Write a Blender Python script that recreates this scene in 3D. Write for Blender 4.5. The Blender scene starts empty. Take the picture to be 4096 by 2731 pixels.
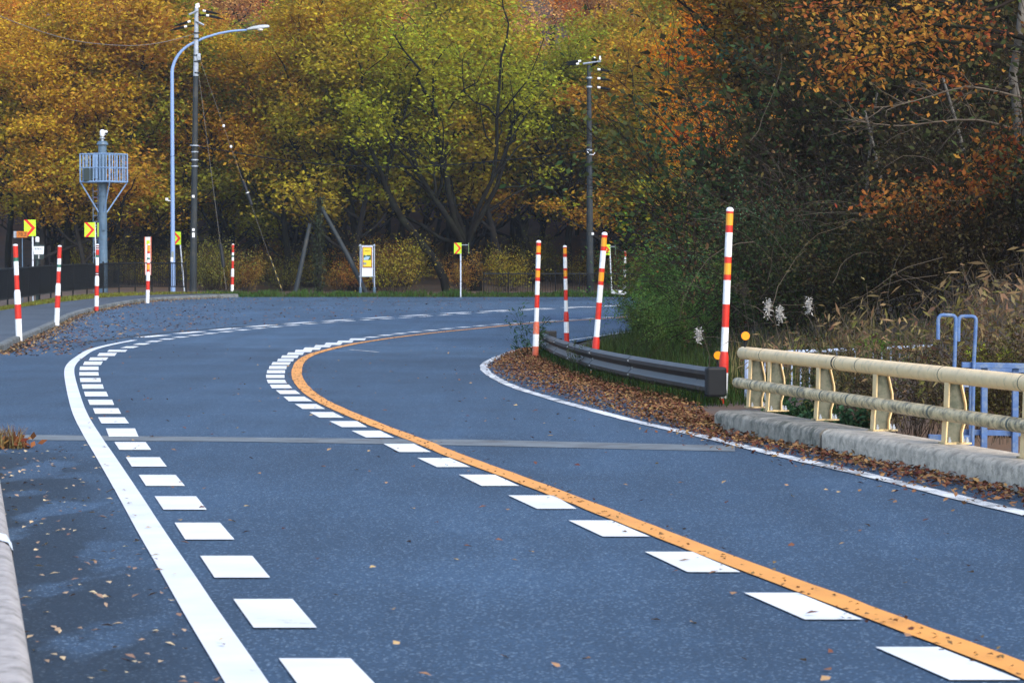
import bpy, math, random
import numpy as np
from mathutils import Vector, Matrix

random.seed(7)
sc = bpy.context.scene
C = sc.collection

# ------------------------------------------------------------------ camera, sky, sun, exposure
FPX, CX, CY, HOR = 10450.0, 2048.0, 1365.5, 975.0     # photograph's focal length / centre / horizon, in its pixels
ZC = 2.6                                              # camera height above the far, level road (1.6 m above the bridge deck)
PITCH = math.atan((CY - HOR) / FPX)
cd = bpy.data.cameras.new('camera'); cam = bpy.data.objects.new('camera', cd); C.objects.link(cam)
cam.location = (0, 0, ZC); cam.rotation_euler = (math.pi / 2 - PITCH, 0, 0)
cd.sensor_width = 36; cd.lens = 36 * FPX / 4096; cd.clip_start = 0.5; cd.clip_end = 3000
cd.dof.use_dof = True; cd.dof.focus_distance = 40; cd.dof.aperture_fstop = 9
sc.camera = cam

SUN_EL, SUN_AZ = math.radians(38), math.radians(145)   # azimuth clockwise from +Y: behind the camera to the right
w = bpy.data.worlds.new('World'); sc.world = w; w.use_nodes = True
nt = w.node_tree; bg = nt.nodes['Background']
sky = nt.nodes.new('ShaderNodeTexSky'); sky.sky_type = 'NISHITA'; sky.sun_disc = False
sky.sun_elevation = SUN_EL; sky.sun_rotation = SUN_AZ; sky.air_density = 1.0; sky.dust_density = 1.0; sky.ozone_density = 1.0
nt.links.new(sky.outputs[0], bg.inputs[0]); bg.inputs[1].default_value = 0.15
sl = bpy.data.lights.new('sun', 'SUN'); so = bpy.data.objects.new('sun', sl); C.objects.link(so)
sl.energy = 1.5; sl.angle = math.radians(40); sl.color = (1.0, 0.93, 0.82)
sdir = Vector((math.sin(SUN_AZ) * math.cos(SUN_EL), math.cos(SUN_AZ) * math.cos(SUN_EL), math.sin(SUN_EL)))
so.rotation_euler = sdir.to_track_quat('Z', 'Y').to_euler(); so.location = (0, -20, 40)
sc.view_settings.view_transform = 'Standard'; sc.view_settings.look = 'None'
sc.view_settings.exposure = 1.3; sc.view_settings.gamma = 1.0

# ------------------------------------------------------------------ geometry helpers
CA, SA = math.cos(PITCH), math.sin(PITCH)
def ray(px, py):
    u, v = (px - CX) / FPX, (CY - py) / FPX
    return (u, CA + v * SA, -SA + v * CA)
def at(px, py, Y):
    d = ray(px, py); t = Y / d[1]
    return Vector((d[0] * t, Y, ZC + d[2] * t))
def R(y):
    """road level along the valley: the bridge end slopes down, then the road lies level"""
    a = (75.0 - np.asarray(y, float)) * 0.01333
    k = 0.08
    return np.where(a > 1.0, a, k * np.log1p(np.exp(np.clip(a / k, -40, 40))))
def Rf(y): return float(R(y))
def gnd(px, py, dz=0.0):
    d = ray(px, py); lo, hi = 3.0, 400.0
    for _ in range(60):
        t = (lo + hi) / 2
        if ZC + d[2] * t > Rf(d[1] * t) + dz: lo = t
        else: hi = t
    return Vector((d[0] * t, d[1] * t, ZC + d[2] * t))
def catmull(P, step):
    P = [np.array(p, float) for p in P]
    P = [2 * P[0] - P[1]] + P + [2 * P[-1] - P[-2]]
    out = []
    for i in range(1, len(P) - 2):
        a, b, c, d = P[i - 1:i + 3]
        n = max(2, int(np.linalg.norm(c - b) / step))
        for k in range(n):
            t = k / n
            out.append(.5 * (2 * b + (c - a) * t + (2 * a - 5 * b + 4 * c - d) * t * t + (3 * b - a - 3 * c + d) * t ** 3))
    out.append(P[-2]); return np.array(out)
def smooth_line(P, it=2):
    P = np.array(P, float)
    for _ in range(it):
        Q = P.copy(); Q[1:-1] = .25 * P[:-2] + .5 * P[1:-1] + .25 * P[2:]; P = Q
    return P
def sstep(a, b, x):
    t = np.clip((np.asarray(x, float) - a) / (b - a), 0, 1); return t * t * (3 - 2 * t)

class MB:
    def __init__(s): s.v = []; s.f = []
    def add(s, v, f):
        o = len(s.v); s.v += [tuple(p) for p in v]; s.f += [tuple(i + o for i in q) for q in f]; return s
    def box(s, c, d, rot=None):
        hx, hy, hz = d[0] / 2, d[1] / 2, d[2] / 2
        v = [Vector((x * hx, y * hy, z * hz)) for x in (-1, 1) for y in (-1, 1) for z in (-1, 1)]
        if rot is not None: v = [rot @ p for p in v]
        return s.add([p + Vector(c) for p in v], [(0, 1, 3, 2), (4, 6, 7, 5), (0, 4, 5, 1), (2, 3, 7, 6), (0, 2, 6, 4), (1, 5, 7, 3)])
    def tube(s, pts, rad, n=8, cap=True):
        pts = [Vector(p) for p in pts]; m = len(pts)
        rad = [rad] * m if not hasattr(rad, '__len__') else list(rad)
        T = [(pts[min(i + 1, m - 1)] - pts[max(i - 1, 0)]).normalized() for i in range(m)]
        up = Vector((0, 0, 1)) if abs(T[0].z) < .9 else Vector((1, 0, 0))
        N = T[0].cross(up).normalized(); vs = []
        for i in range(m):
            N = (N - T[i] * N.dot(T[i])).normalized(); B = T[i].cross(N)
            vs += [pts[i] + (N * math.cos(2 * math.pi * k / n) + B * math.sin(2 * math.pi * k / n)) * rad[i] for k in range(n)]
        fs = [(i * n + k, i * n + (k + 1) % n, (i + 1) * n + (k + 1) % n, (i + 1) * n + k) for i in range(m - 1) for k in range(n)]
        if cap: fs += [tuple(range(n))[::-1], tuple((m - 1) * n + k for k in range(n))]
        return s.add(vs, fs)
    def lathe(s, prof, n=16, c=(0, 0, 0)):
        vs = [(c[0] + r * math.cos(2 * math.pi * k / n), c[1] + r * math.sin(2 * math.pi * k / n), c[2] + z) for r, z in prof for k in range(n)]
        m = len(prof)
        fs = [(i * n + k, i * n + (k + 1) % n, (i + 1) * n + (k + 1) % n, (i + 1) * n + k) for i in range(m - 1) for k in range(n)]
        fs += [tuple(range(n))[::-1], tuple((m - 1) * n + k for k in range(n))]
        return s.add(vs, fs)
    def prism(s, outline, y0, y1):
        """outline in x,z; extruded along y"""
        n = len(outline)
        vs = [(x, y0, z) for x, z in outline] + [(x, y1, z) for x, z in outline]
        fs = [tuple(range(n)), tuple(range(2 * n - 1, n - 1, -1))] + [(i, i + n, (i + 1) % n + n, (i + 1) % n) for i in range(n)]
        return s.add(vs, fs)
    def sweep(s, path, sec, closed=True):
        """sec: (across, up) points carried along a plan path of (x,y,z); across = right of travel"""
        m, n = len(path), len(sec); vs = []
        for i in range(m):
            a = Vector(path[max(i - 1, 0)]); b = Vector(path[min(i + 1, m - 1)]); t = (b - a); t.z = 0; t.normalize()
            r = Vector((t.y, -t.x, 0)); p = Vector(path[i])
            vs += [p + r * q + Vector((0, 0, u)) for q, u in sec]
        k = n if closed else n - 1
        fs = [(i * n + j, i * n + (j + 1) % n, (i + 1) * n + (j + 1) % n, (i + 1) * n + j) for i in range(m - 1) for j in range(k)]
        if closed: fs += [tuple(range(n))[::-1], tuple((m - 1) * n + j for j in range(n))]
        return s.add(vs, fs)
    def build(s, name, mat, parent=None, smooth=False, bevel=0):
        me = bpy.data.meshes.new(name); me.from_pydata(s.v, [], s.f); me.validate(); me.update()
        if smooth: me.polygons.foreach_set('use_smooth', [True] * len(me.polygons))
        me.materials.append(mat); o = bpy.data.objects.new(name, me); C.objects.link(o); o.parent = parent
        if smooth == 'auto':
            md = o.modifiers.new('es', 'EDGE_SPLIT'); md.split_angle = math.radians(40)
        if bevel:
            md = o.modifiers.new('bv', 'BEVEL'); md.width = bevel; md.segments = 2; md.limit_method = 'ANGLE'
        return o
def big_mesh(name, V, F, mat, attrs=None, smooth=False):
    V = np.ascontiguousarray(V, np.float32); F = np.ascontiguousarray(F, np.int32); k = F.shape[1]
    me = bpy.data.meshes.new(name)
    me.vertices.add(len(V)); me.vertices.foreach_set('co', V.ravel())
    me.loops.add(F.size); me.loops.foreach_set('vertex_index', F.ravel())
    me.polygons.add(len(F)); me.polygons.foreach_set('loop_start', np.arange(0, F.size, k, dtype=np.int32))
    if smooth: me.polygons.foreach_set('use_smooth', np.ones(len(F), bool))
    for nme, arr in (attrs or {}).items():
        a = me.attributes.new(nme, 'FLOAT', 'POINT'); a.data.foreach_set('value', np.ascontiguousarray(arr, np.float32))
    me.update(calc_edges=True); me.materials.append(mat); return me
def link(name, me, parent=None, loc=(0, 0, 0)):
    o = bpy.data.objects.new(name, me); C.objects.link(o); o.parent = parent; o.location = loc; return o
def tag(o, label=None, cat=None, group=None, kind=None):
    if label: o['label'] = label
    if cat: o['category'] = cat
    if group: o['group'] = group
    if kind: o['kind'] = kind
    return o
def thing(name, label, cat, loc=(0, 0, 0), rz=0, group=None):
    o = bpy.data.objects.new(name, None); C.objects.link(o); o.empty_display_size = .2
    o.location = loc; o.rotation_euler = (0, 0, rz); return tag(o, label, cat, group)

# ------------------------------------------------------------------ materials
def nodes(name):
    m = bpy.data.materials.new(name); m.use_nodes = True
    n = m.node_tree; return m, n, n.nodes['Principled BSDF'], n.links.new
def tex(n, kind, scale, detail=4, rough=.55, coord='Object', vec=None):
    t = n.nodes.new('ShaderNodeTexNoise' if kind == 'noise' else 'ShaderNodeTexVoronoi')
    t.inputs['Scale'].default_value = scale
    if kind == 'noise': t.inputs['Detail'].default_value = detail; t.inputs['Roughness'].default_value = rough
    if vec is None:
        tc = n.nodes.new('ShaderNodeTexCoord'); vec = tc.outputs[coord]
    n.links.new(vec, t.inputs['Vector']); return t
def ramp(n, fac, stops):
    r = n.nodes.new('ShaderNodeValToRGB'); e = r.color_ramp.elements
    while len(e) < len(stops): e.new(.5)
    for i, (p, c) in enumerate(stops):
        e[i].position = p; e[i].color = (*c, 1) if hasattr(c, '__len__') else (c, c, c, 1)
    n.links.new(fac, r.inputs[0]); return r.outputs[0]
def mixc(n, fac, a, b, mode='MIX'):
    x = n.nodes.new('ShaderNodeMix'); x.data_type = 'RGBA'; x.blend_type = mode
    for s, v in ((0, fac), (6, a), (7, b)):
        if hasattr(v, 'is_linked') or hasattr(v, 'links'): n.links.new(v, x.inputs[s])
        elif s == 0: x.inputs[0].default_value = v
        else: x.inputs[s].default_value = (*v, 1) if len(v) == 3 else v
    return x.outputs[2]
def mat(name, col, rough=.6, var=.25, scale=6, bump=0, dirt=None, dirt_amt=.5, dirt_scale=3, metal=0, spec=.4, bscale=None):
    m, n, p, L = nodes(name)
    t = tex(n, 'noise', scale, 6, .65)
    c = ramp(n, t.outputs[0], [(.3, tuple(x * (1 - var) for x in col)), (.7, tuple(min(1, x * (1 + var * .6)) for x in col))])
    if dirt:
        d = tex(n, 'noise', dirt_scale, 8, .7)
        f = ramp(n, d.outputs[0], [(.62 - .3 * dirt_amt, 0.0), (.80 - .3 * dirt_amt, 1.0)])
        c = mixc(n, f, c, dirt)
    L(c, p.inputs['Base Color']); p.inputs['Roughness'].default_value = rough
    p.inputs['Metallic'].default_value = metal; p.inputs['Specular IOR Level'].default_value = spec
    if bump:
        b = n.nodes.new('ShaderNodeBump'); b.inputs['Strength'].default_value = bump; b.inputs['Distance'].default_value = .02
        bt = tex(n, 'noise', bscale or scale * 4, 6, .7); L(bt.outputs[0], b.inputs['Height']); L(b.outputs[0], p.inputs['Normal'])
    return m
def leaf_mat(name, transl=.3, hue=.09, val=.9, noise_scale=.45, hue_noise=.10, use_obj=True, col=(.3, .2, .05)):
    m, n, p, L = nodes(name)
    n.nodes.remove(p); out = n.nodes['Material Output']
    if use_obj:
        oi = n.nodes.new('ShaderNodeObjectInfo'); base = oi.outputs['Color']
    else:
        rg = n.nodes.new('ShaderNodeRGB'); rg.outputs[0].default_value = (*col, 1); base = rg.outputs[0]
    a = n.nodes.new('ShaderNodeAttribute'); a.attribute_name = 'rnd'
    t = tex(n, 'noise', noise_scale, 3, .6)
    h = n.nodes.new('ShaderNodeHueSaturation'); L(base, h.inputs['Color'])
    def lin(src, k, off):
        q = n.nodes.new('ShaderNodeMath'); q.operation = 'MULTIPLY_ADD'; L(src, q.inputs[0]); q.inputs[1].default_value = k; q.inputs[2].default_value = off; return q.outputs[0]
    q = n.nodes.new('ShaderNodeMath'); q.operation = 'ADD'
    L(lin(a.outputs['Fac'], hue, .5 - hue / 2), q.inputs[0]); L(lin(t.outputs[0], hue_noise * 2, -hue_noise), q.inputs[1])
    L(q.outputs[0], h.inputs['Hue']); L(lin(a.outputs['Fac'], val, 1 - val / 2), h.inputs['Value'])
    d = n.nodes.new('ShaderNodeBsdfDiffuse'); tr = n.nodes.new('ShaderNodeBsdfTranslucent'); mx = n.nodes.new('ShaderNodeMixShader')
    L(h.outputs[0], d.inputs[0]); L(h.outputs[0], tr.inputs[0]); mx.inputs[0].default_value = transl
    L(d.outputs[0], mx.inputs[1]); L(tr.outputs[0], mx.inputs[2]); L(mx.outputs[0], out.inputs[0]); return m

def asphalt_mat(name, base, light, damp=False):
    m, n, p, L = nodes(name)
    tc = n.nodes.new('ShaderNodeTexCoord'); ob = tc.outputs['Object']
    g = tex(n, 'voronoi', 95, vec=ob); g2 = tex(n, 'noise', 48, 4, .85, vec=ob); g3 = tex(n, 'noise', .35, 6, .6, vec=ob)
    mp = n.nodes.new('ShaderNodeMapping'); L(ob, mp.inputs[0]); mp.inputs['Scale'].default_value = (1.6, .12, 1)
    g4 = tex(n, 'noise', .9, 5, .6, vec=mp.outputs[0])
    c = ramp(n, g2.outputs[0], [(.32, tuple(x * .42 for x in base)), (.5, base), (.70, tuple(x * 1.75 for x in base))])
    wn = n.nodes.new('ShaderNodeSeparateColor'); L(g.outputs['Color'], wn.inputs[0])
    sp = ramp(n, wn.outputs[0], [(.93, 0.0), (.97, 1.0)])
    c = mixc(n, sp, c, light)
    c = mixc(n, 1.0, c, ramp(n, g3.outputs[0], [(.25, .70), (.75, 1.25)]), 'MULTIPLY')
    c = mixc(n, 1.0, c, ramp(n, g4.outputs[0], [(.3, .82), (.7, 1.12)]), 'MULTIPLY')
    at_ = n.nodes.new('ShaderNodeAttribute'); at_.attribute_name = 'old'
    c = mixc(n, at_.outputs['Fac'], c, mixc(n, 1.0, c, (1.45, 1.42, 1.38), 'MULTIPLY'))  # lightens the base colour; on the far road this includes painted grazing reflection
    rough = .78
    if damp:
        da = n.nodes.new('ShaderNodeAttribute'); da.attribute_name = 'damp'
        mp2 = n.nodes.new('ShaderNodeMapping'); L(ob, mp2.inputs[0]); mp2.inputs['Scale'].default_value = (1.1, .42, 1)
        dn = tex(n, 'noise', 1.5, 4, .45, vec=mp2.outputs[0])
        q = n.nodes.new('ShaderNodeMath'); q.operation = 'MULTIPLY'; L(da.outputs['Fac'], q.inputs[0])
        L(ramp(n, dn.outputs[0], [(.53, 1.0), (.585, 0.0)]), q.inputs[1])
        c = mixc(n, q.outputs[0], c, mixc(n, 1.0, c, (.38, .40, .40), 'MULTIPLY'))
    L(c, p.inputs['Base Color']); p.inputs['Roughness'].default_value = rough; p.inputs['Specular IOR Level'].default_value = .35
    b = n.nodes.new('ShaderNodeBump'); b.inputs['Strength'].default_value = .5; b.inputs['Distance'].default_value = .004
    L(g2.outputs[0], b.inputs['Height']); L(b.outputs[0], p.inputs['Normal']); return m
def paint_mat(name, col, wear, worn=(.08, .08, .085), scale=9):
    m, n, p, L = nodes(name)
    a = tex(n, 'noise', scale, 8, .75); b = tex(n, 'noise', 60, 3, .8); s = tex(n, 'noise', 1.3, 4, .6)
    f = mixc(n, .35, a.outputs[0], b.outputs[0]); f = mixc(n, .35, f, s.outputs[0])
    k = ramp(n, f, [(.66 - wear * .22, 0.0), (.72 - wear * .16, 1.0)])
    c = mixc(n, k, mixc(n, ramp(n, s.outputs[0], [(.35, 0.0), (.7, 1.0)]), col, tuple(x * .8 for x in col)), worn)
    L(c, p.inputs['Base Color']); p.inputs['Roughness'].default_value = .6; p.inputs['Specular IOR Level'].default_value = .35; return m

M = {}
M['asphalt'] = asphalt_mat('asphalt', (.027, .056, .099), (.18, .25, .33), True)
M['asphalt_walk'] = asphalt_mat('asphalt_walk', (.045, .058, .075), (.16, .18, .2))
M['white_paint'] = paint_mat('white_road_paint', (.78, .78, .765), .26)
M['white_line'] = paint_mat('white_line_paint', (.73, .74, .76), .30)
M['worn_white'] = paint_mat('worn_white_paint', (.76, .76, .75), .85)
M['orange_paint'] = paint_mat('orange_road_paint', (.80, .33, .055), .42, (.14, .07, .03))
M['joint'] = mat('joint_concrete', (.16, .18, .19), .8, .3, 8, .2, (.09, .09, .09), .5, 4)
M['soil'] = mat('soil', (.045, .034, .024), .95, .5, 1.2, .5, (.10, .055, .025), .7, 3)
M['hill'] = mat('forest_floor', (.082, .062, .050), .95, .5, .5, .5, (.12, .066, .036), .6, .6)
M['kerb'] = mat('kerb_concrete', (.17, .18, .18), .85, .35, 4, .4, (.07, .075, .06), .55, 1.5)
M['concrete'] = mat('bridge_concrete', (.58, .49, .38), .88, .35, 9, .6, (.27, .23, .18), .46, 11, bscale=40)
M['concrete_dark'] = mat('mossy_concrete', (.38, .33, .26), .88, .4, 8, .6, (.12, .115, .085), .60, 7, bscale=40)
M['concrete_pale'] = mat('pale_concrete', (.40, .36, .335), .85, .25, 6, .4, (.22, .20, .18), .5, 8)
M['cream'] = mat('cream_paint', (.90, .63, .31), .45, .10, 7, 0, (.52, .38, .20), .30, 9)
M['cream_dirty'] = mat('cream_paint_mouldy', (.74, .54, .27), .5, .2, 7, 0, (.13, .105, .055), .60, 12)
M['post_dirty'] = mat('mossy_post', (.17, .17, .125), .7, .35, 9, .1, (.07, .08, .055), .65, 9)
M['brown_steel'] = mat('dark_brown_steel', (.026, .022, .020), .45, .25, 4, 0, (.055, .040, .030), .35, 3, spec=.35)
M['black_plastic'] = mat('black_plastic', (.009, .010, .012), .55, .2, 6, spec=.25)
M['bolt'] = mat('zinc_bolt', (.45, .45, .46), .4, .1, 20, metal=.7)
M['black_fence'] = mat('black_fence_paint', (.006, .007, .009), .6, .3, 5, spec=.15)
M['fence_rail'] = mat('dark_rail_paint', (.014, .016, .019), .5, .3, 5, spec=.25)
M['red'] = mat('red_band', (.62, .028, .014), .45, .15, 12, 0, (.28, .02, .012), .3, 6)
M['red_faded'] = mat('faded_red_band', (.66, .13, .06), .55, .2, 12, 0, (.45, .30, .24), .4, 10)
M['dark_red'] = mat('dark_red_band', (.13, .012, .012), .5, .2, 10)
M['white'] = mat('white_band', (.80, .80, .80), .45, .08, 10, 0, (.55, .55, .52), .25, 8)
M['amber'] = mat('amber_band', (.80, .33, .02), .4, .1, 10)
M['green_band'] = mat('green_band', (.02, .13, .085), .5, .15, 10)
M['lime'] = mat('lime_board', (.52, .78, .02), .45, .08, 8)
M['sign_red'] = mat('sign_red', (.75, .02, .012), .45, .08, 8)
M['sign_back'] = mat('sign_back_grey', (.10, .13, .15), .5, .15, 8)
M['galv'] = mat('galvanised_steel', (.38, .42, .48), .4, .15, 6, metal=.3)
M['post_white'] = mat('weathered_white_post', (.66, .70, .76), .5, .12, 6, 0, (.16, .13, .12), .35, 5)
M['mast'] = mat('blue_grey_mast', (.09, .15, .22), .45, .2, 3, 0, (.06, .095, .13), .4, 4)
M['cage'] = mat('pale_blue_steel', (.19, .30, .48), .45, .15, 5)
M['lamp_steel'] = mat('blue_lamp_steel', (.22, .33, .56), .4, .08, 2)
M['lamp_head'] = mat('lamp_head', (.40, .42, .44), .4, .1, 6)
M['lamp_lens'] = mat('lamp_lens', (.80, .70, .60), .25, .05, 6)
M['pole_dark'] = mat('dark_pole', (.018, .024, .028), .7, .3, 2, 0, (.06, .055, .04), .4, 1.2)
M['pole_pale'] = mat('pale_pole', (.34, .38, .44), .5, .15, 2, 0, (.2, .22, .24), .4, 3)
M['insulator'] = mat('white_porcelain', (.85, .86, .88), .2, .04, 8)
M['wire'] = mat('dark_wire', (.006, .007, .009), .7, .1, 8, spec=.1)
M['wire_pale'] = mat('pale_wire', (.16, .14, .12), .4, .1, 8)
M['yellow'] = mat('yellow_print', (.78, .56, .03), .5, .06, 8)
M['dull_yellow'] = mat('dull_yellow', (.38, .27, .05), .6, .2, 8)
M['maroon'] = mat('maroon_print', (.22, .012, .012), .5, .1, 8)
M['board_white'] = mat('board_white', (.70, .74, .80), .5, .06, 6)
M['ink'] = mat('dark_ink', (.02, .025, .03), .6, .1, 8)
M['ink_soft'] = mat('faint_blue_ink', (.42, .47, .62), .6, .1, 8)
M['print_green'] = mat('print_green', (.02, .10, .045), .5, .5, 6)
M['print_blue'] = mat('print_blue', (.32, .48, .62), .5, .15, 6)
M['print_grey'] = mat('print_grey', (.24, .27, .24), .5, .2, 30)
M['km_orange'] = mat('km_marker_orange', (.50, .15, .012), .5, .12, 8)
M['km_ink'] = mat('km_marker_ink', (.03, .008, .003), .6, .1, 8)
M['post_green'] = mat('dark_green_post', (.018, .032, .032), .5, .2, 6)
M['blue_steel'] = mat('faded_blue_steel', (.085, .155, .33), .6, .25, 9, 0, (.17, .22, .30), .45, 12, spec=.2)
M['pale_rail'] = mat('pale_blue_rail', (.42, .50, .66), .5, .12, 6, 0, (.3, .26, .24), .3, 8)
M['reflector'] = mat('amber_reflector', (.86, .30, .01), .25, .06, 30)
M['bark'] = mat('dark_bark', (.011, .0095, .008), .95, .45, 2.5, .6, (.018, .02, .012), .5, 1.2, spec=.1)
M['bark_grey'] = mat('grey_bark', (.030, .027, .025), .95, .4, 2.5, .6, (.014, .013, .012), .5, 2, spec=.1)
M['bark_pale'] = mat('pale_bark', (.13, .115, .095), .9, .35, 6, .4, (.07, .06, .05), .5, 5)
M['twig'] = mat('twig', (.024, .017, .013), .9, .5, .8, spec=.1)
M['twig_pale'] = mat('pale_twig', (.12, .095, .07), .9, .4, .8, spec=.1)
M['leaf'] = leaf_mat('autumn_leaf', .45, .07, .95, .40, .05)
M['leaf_bush'] = leaf_mat('bush_leaf', .25, .08, 1.2, .8, .09)
M['grass'] = leaf_mat('grass_blade', .25, .08, .9, .8, .06)
M['litter'] = leaf_mat('fallen_leaf', .05, .07, 1.25, .8, .02)
M['ivy'] = leaf_mat('ivy_leaf', .2, .06, .8, 1, .04)
M['plume'] = mat('seed_fluff', (.50, .47, .43), .9, .15, 20)

# ------------------------------------------------------------------ leaf / twig mesh builders (numpy)
def leaves(rng, P, length, width, flat=.5, droop=0.0, dirs=None, fold=.0):
    """one diamond leaf per point: V, F, rnd"""
    n = len(P)
    nrm = rng.normal(size=(n, 3)); nrm[:, 2] = np.abs(nrm[:, 2]) + flat * 2; nrm /= np.linalg.norm(nrm, axis=1)[:, None]
    a = rng.normal(size=(n, 3)) if dirs is None else dirs + rng.normal(size=(n, 3)) * .35
    a[:, 2] -= droop
    a -= nrm * (a * nrm).sum(1)[:, None]; a /= np.linalg.norm(a, axis=1)[:, None] + 1e-9
    b = np.cross(nrm, a); L = length * rng.uniform(.6, 1.35, (n, 1)); W = width * rng.uniform(.7, 1.3, (n, 1))
    V = np.empty((n, 4, 3)); V[:, 0] = P; V[:, 1] = P + a * L * .45 + b * W * .5 + nrm * L * fold; V[:, 2] = P + a * L; V[:, 3] = P + a * L * .45 - b * W * .5 + nrm * L * fold
    F = np.arange(n * 4).reshape(n, 4); r = np.repeat(np.clip(rng.normal(.5, .22, n), 0, 1), 4)
    return V.reshape(-1, 3), F, r
def tubes_np(T, sides):
    """T: list of (pts (m,3), radii (m,)); sides per list"""
    VV, FF, o = [], [], 0
    ang = np.arange(sides) * 2 * np.pi / sides
    for pts, rad in T:
        m = len(pts); t = np.gradient(pts, axis=0); t /= np.linalg.norm(t, axis=1)[:, None] + 1e-9
        ref = np.array([1., .13, 0]) if abs(t[0, 2]) > .6 else np.array([0, .1, 1.])
        nn = np.cross(t, ref); nn /= np.linalg.norm(nn, axis=1)[:, None] + 1e-9; bb = np.cross(t, nn)
        v = pts[:, None] + (nn[:, None] * np.cos(ang)[None, :, None] + bb[:, None] * np.sin(ang)[None, :, None]) * np.asarray(rad)[:, None, None]
        VV.append(v.reshape(-1, 3))
        i = np.arange(m - 1)[:, None] * sides; k = np.arange(sides)[None]
        FF.append(np.stack([i + k, i + (k + 1) % sides, i + sides + (k + 1) % sides, i + sides + k], -1).reshape(-1, 4) + o); o += m * sides
    return np.concatenate(VV), np.concatenate(FF)
def cat_meshes(parts):
    VV, FF, o = [], [], 0
    for v, f in parts: VV.append(v); FF.append(f + o); o += len(v)
    return np.concatenate(VV), np.concatenate(FF)

def tree_meshes(seed, H=14, r0=.28, fork=.24, nl=4, spread=.75, lean=(0, 0), npt=32, leaf=.25, maxl=3, sig=(.55, .55, .20), bend=.14, lo=.35, leader=0, f0=.33):
    rng = np.random.default_rng(seed); T = {0: [], 1: [], 2: [], 3: []}; tips = []
    def grow(p, d, L, r, lev):
        ns = (12 if leader else 7, 7, 5, 4)[lev]; pts = [p]; rr = [r]; d = d / np.linalg.norm(d)
        for i in range(ns):
            d = d + rng.normal(0, bend * (.45 if leader else 1, 1.3, 1.6, 1.8)[lev], 3) + np.array([0, 0, (.05, .10, .06, .0)[lev]]); d /= np.linalg.norm(d)
            p = p + d * L / ns; pts.append(p); rr.append(r * (1 - (.75 if leader else .3, .55, .6, .7)[lev] * (i + 1) / ns))
        pts = np.array(pts); T[lev].append((pts, np.array(rr)))
        if lev == maxl: tips.extend(pts[1:]); return
        if lev == 0 and leader:
            for k in range(leader):
                f = f0 + (1 - f0) * (k + rng.uniform(0, .9)) / leader; j = min(ns, int(round(f * ns))); a = k * 2.4 + rng.normal(0, .4)
                grow(pts[j], np.array([math.cos(a) * spread, math.sin(a) * spread, rng.uniform(.25, .8)]), H * rng.uniform(.24, .36) * (1.15 - .5 * f), rr[j] * rng.uniform(.45, .7), 1)
            grow(pts[-1], d, H * .2, rr[-1], 1); return
        if lev == 0:
            az = rng.uniform(0, 2 * np.pi)
            for k in range(nl):
                a = az + k * 2.4 + rng.normal(0, .3); s = spread * rng.uniform(.6, 1.25)
                j = ns - (0 if k < 2 else rng.integers(0, 3))
                grow(pts[j], d * .6 + np.array([math.cos(a) * s, math.sin(a) * s, rng.uniform(.45, .95)]), (H - L) * rng.uniform(.62, .95), rr[j] * rng.uniform(.5, .75), 1)
            grow(pts[-1], d + np.array([rng.normal(0, .15), rng.normal(0, .15), .8]), (H - L) * .85, rr[-1] * .8, 1)
            return
        n = (0, 5, 3)[lev] if leader else (0, 7, 4)[lev]
        for k in range(n):
            f = rng.uniform(lo if lev == 1 else .3, 1); j = min(ns, max(1, int(round(f * ns)))); a = rng.normal(size=3); a[2] = abs(a[2]) * .3 + .05
            t = pts[j] - pts[j - 1]; t /= np.linalg.norm(t)
            grow(pts[j], t * .6 + a / np.linalg.norm(a) * .95, L * rng.uniform(.35, .55), rr[j] * rng.uniform(.45, .7), lev + 1)
        grow(pts[-1], d, L * .4, rr[-1], lev + 1)
    base = np.array([0., 0, -.3]); grow(base, np.array([lean[0], lean[1], 1.]), H * fork, r0, 0)
    tr = cat_meshes([tubes_np(T[k], (9, 7, 5, 3)[k]) for k in range(4) if T[k]])
    tips = np.array(tips); keep = rng.random(len(tips)) < .85; tips = tips[keep]
    cnt = np.maximum(4, rng.gamma(1.3, npt / 1.3, len(tips))).astype(int)
    P = np.repeat(tips, cnt, 0) + rng.normal(size=(cnt.sum(), 3)) * np.array(sig)
    V, F, r = leaves(rng, P, leaf, leaf * .62, .45)
    return tr, (V, F, r)

def stem_cluster(rng, n, h, spread, base_r=.25, sub=5, arch=.5, rad=.008, up=1.0):
    """arching stems with side twigs: tubes and leaf anchor points with directions"""
    T, A, D = [], [], []
    for i in range(n):
        a = rng.uniform(0, 2 * np.pi); b = np.sqrt(rng.random()) * base_r
        p = np.array([math.cos(a) * b, math.sin(a) * b, -.05]); o = rng.uniform(.1, 1) * spread
        d = np.array([math.cos(a) * o, math.sin(a) * o, up]) + rng.normal(0, .12, 3); d /= np.linalg.norm(d)
        L = h * rng.uniform(.55, 1.15); m = 8; pts = [p]
        for k in range(m):
            d = d + rng.normal(0, .10, 3) + np.array([math.cos(a), math.sin(a), -.9]) * arch * .1 * (k / m); d /= np.linalg.norm(d)
            p = p + d * L / m; pts.append(p)
        pts = np.array(pts); T.append((pts, np.linspace(rad, rad * .35, m + 1)))
        for s in range(sub):
            j = rng.integers(2, m); q = pts[j]; e = (pts[j] - pts[j - 1]); e /= np.linalg.norm(e); e = e + rng.normal(0, .6, 3); e /= np.linalg.norm(e)
            l = L * rng.uniform(.15, .4); tw = [q]
            for k in range(4): e = e + rng.normal(0, .15, 3) + np.array([0, 0, -.05]); e /= np.linalg.norm(e); q = q + e * l / 4; tw.append(q)
            tw = np.array(tw); T.append((tw, np.linspace(rad * .5, rad * .25, 5)))
            for k in range(1, 5): A.append(tw[k]); D.append(e)
        for k in range(3, m + 1): A.append(pts[k]); D.append(d)
    return T, np.array(A), np.array(D)

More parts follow.
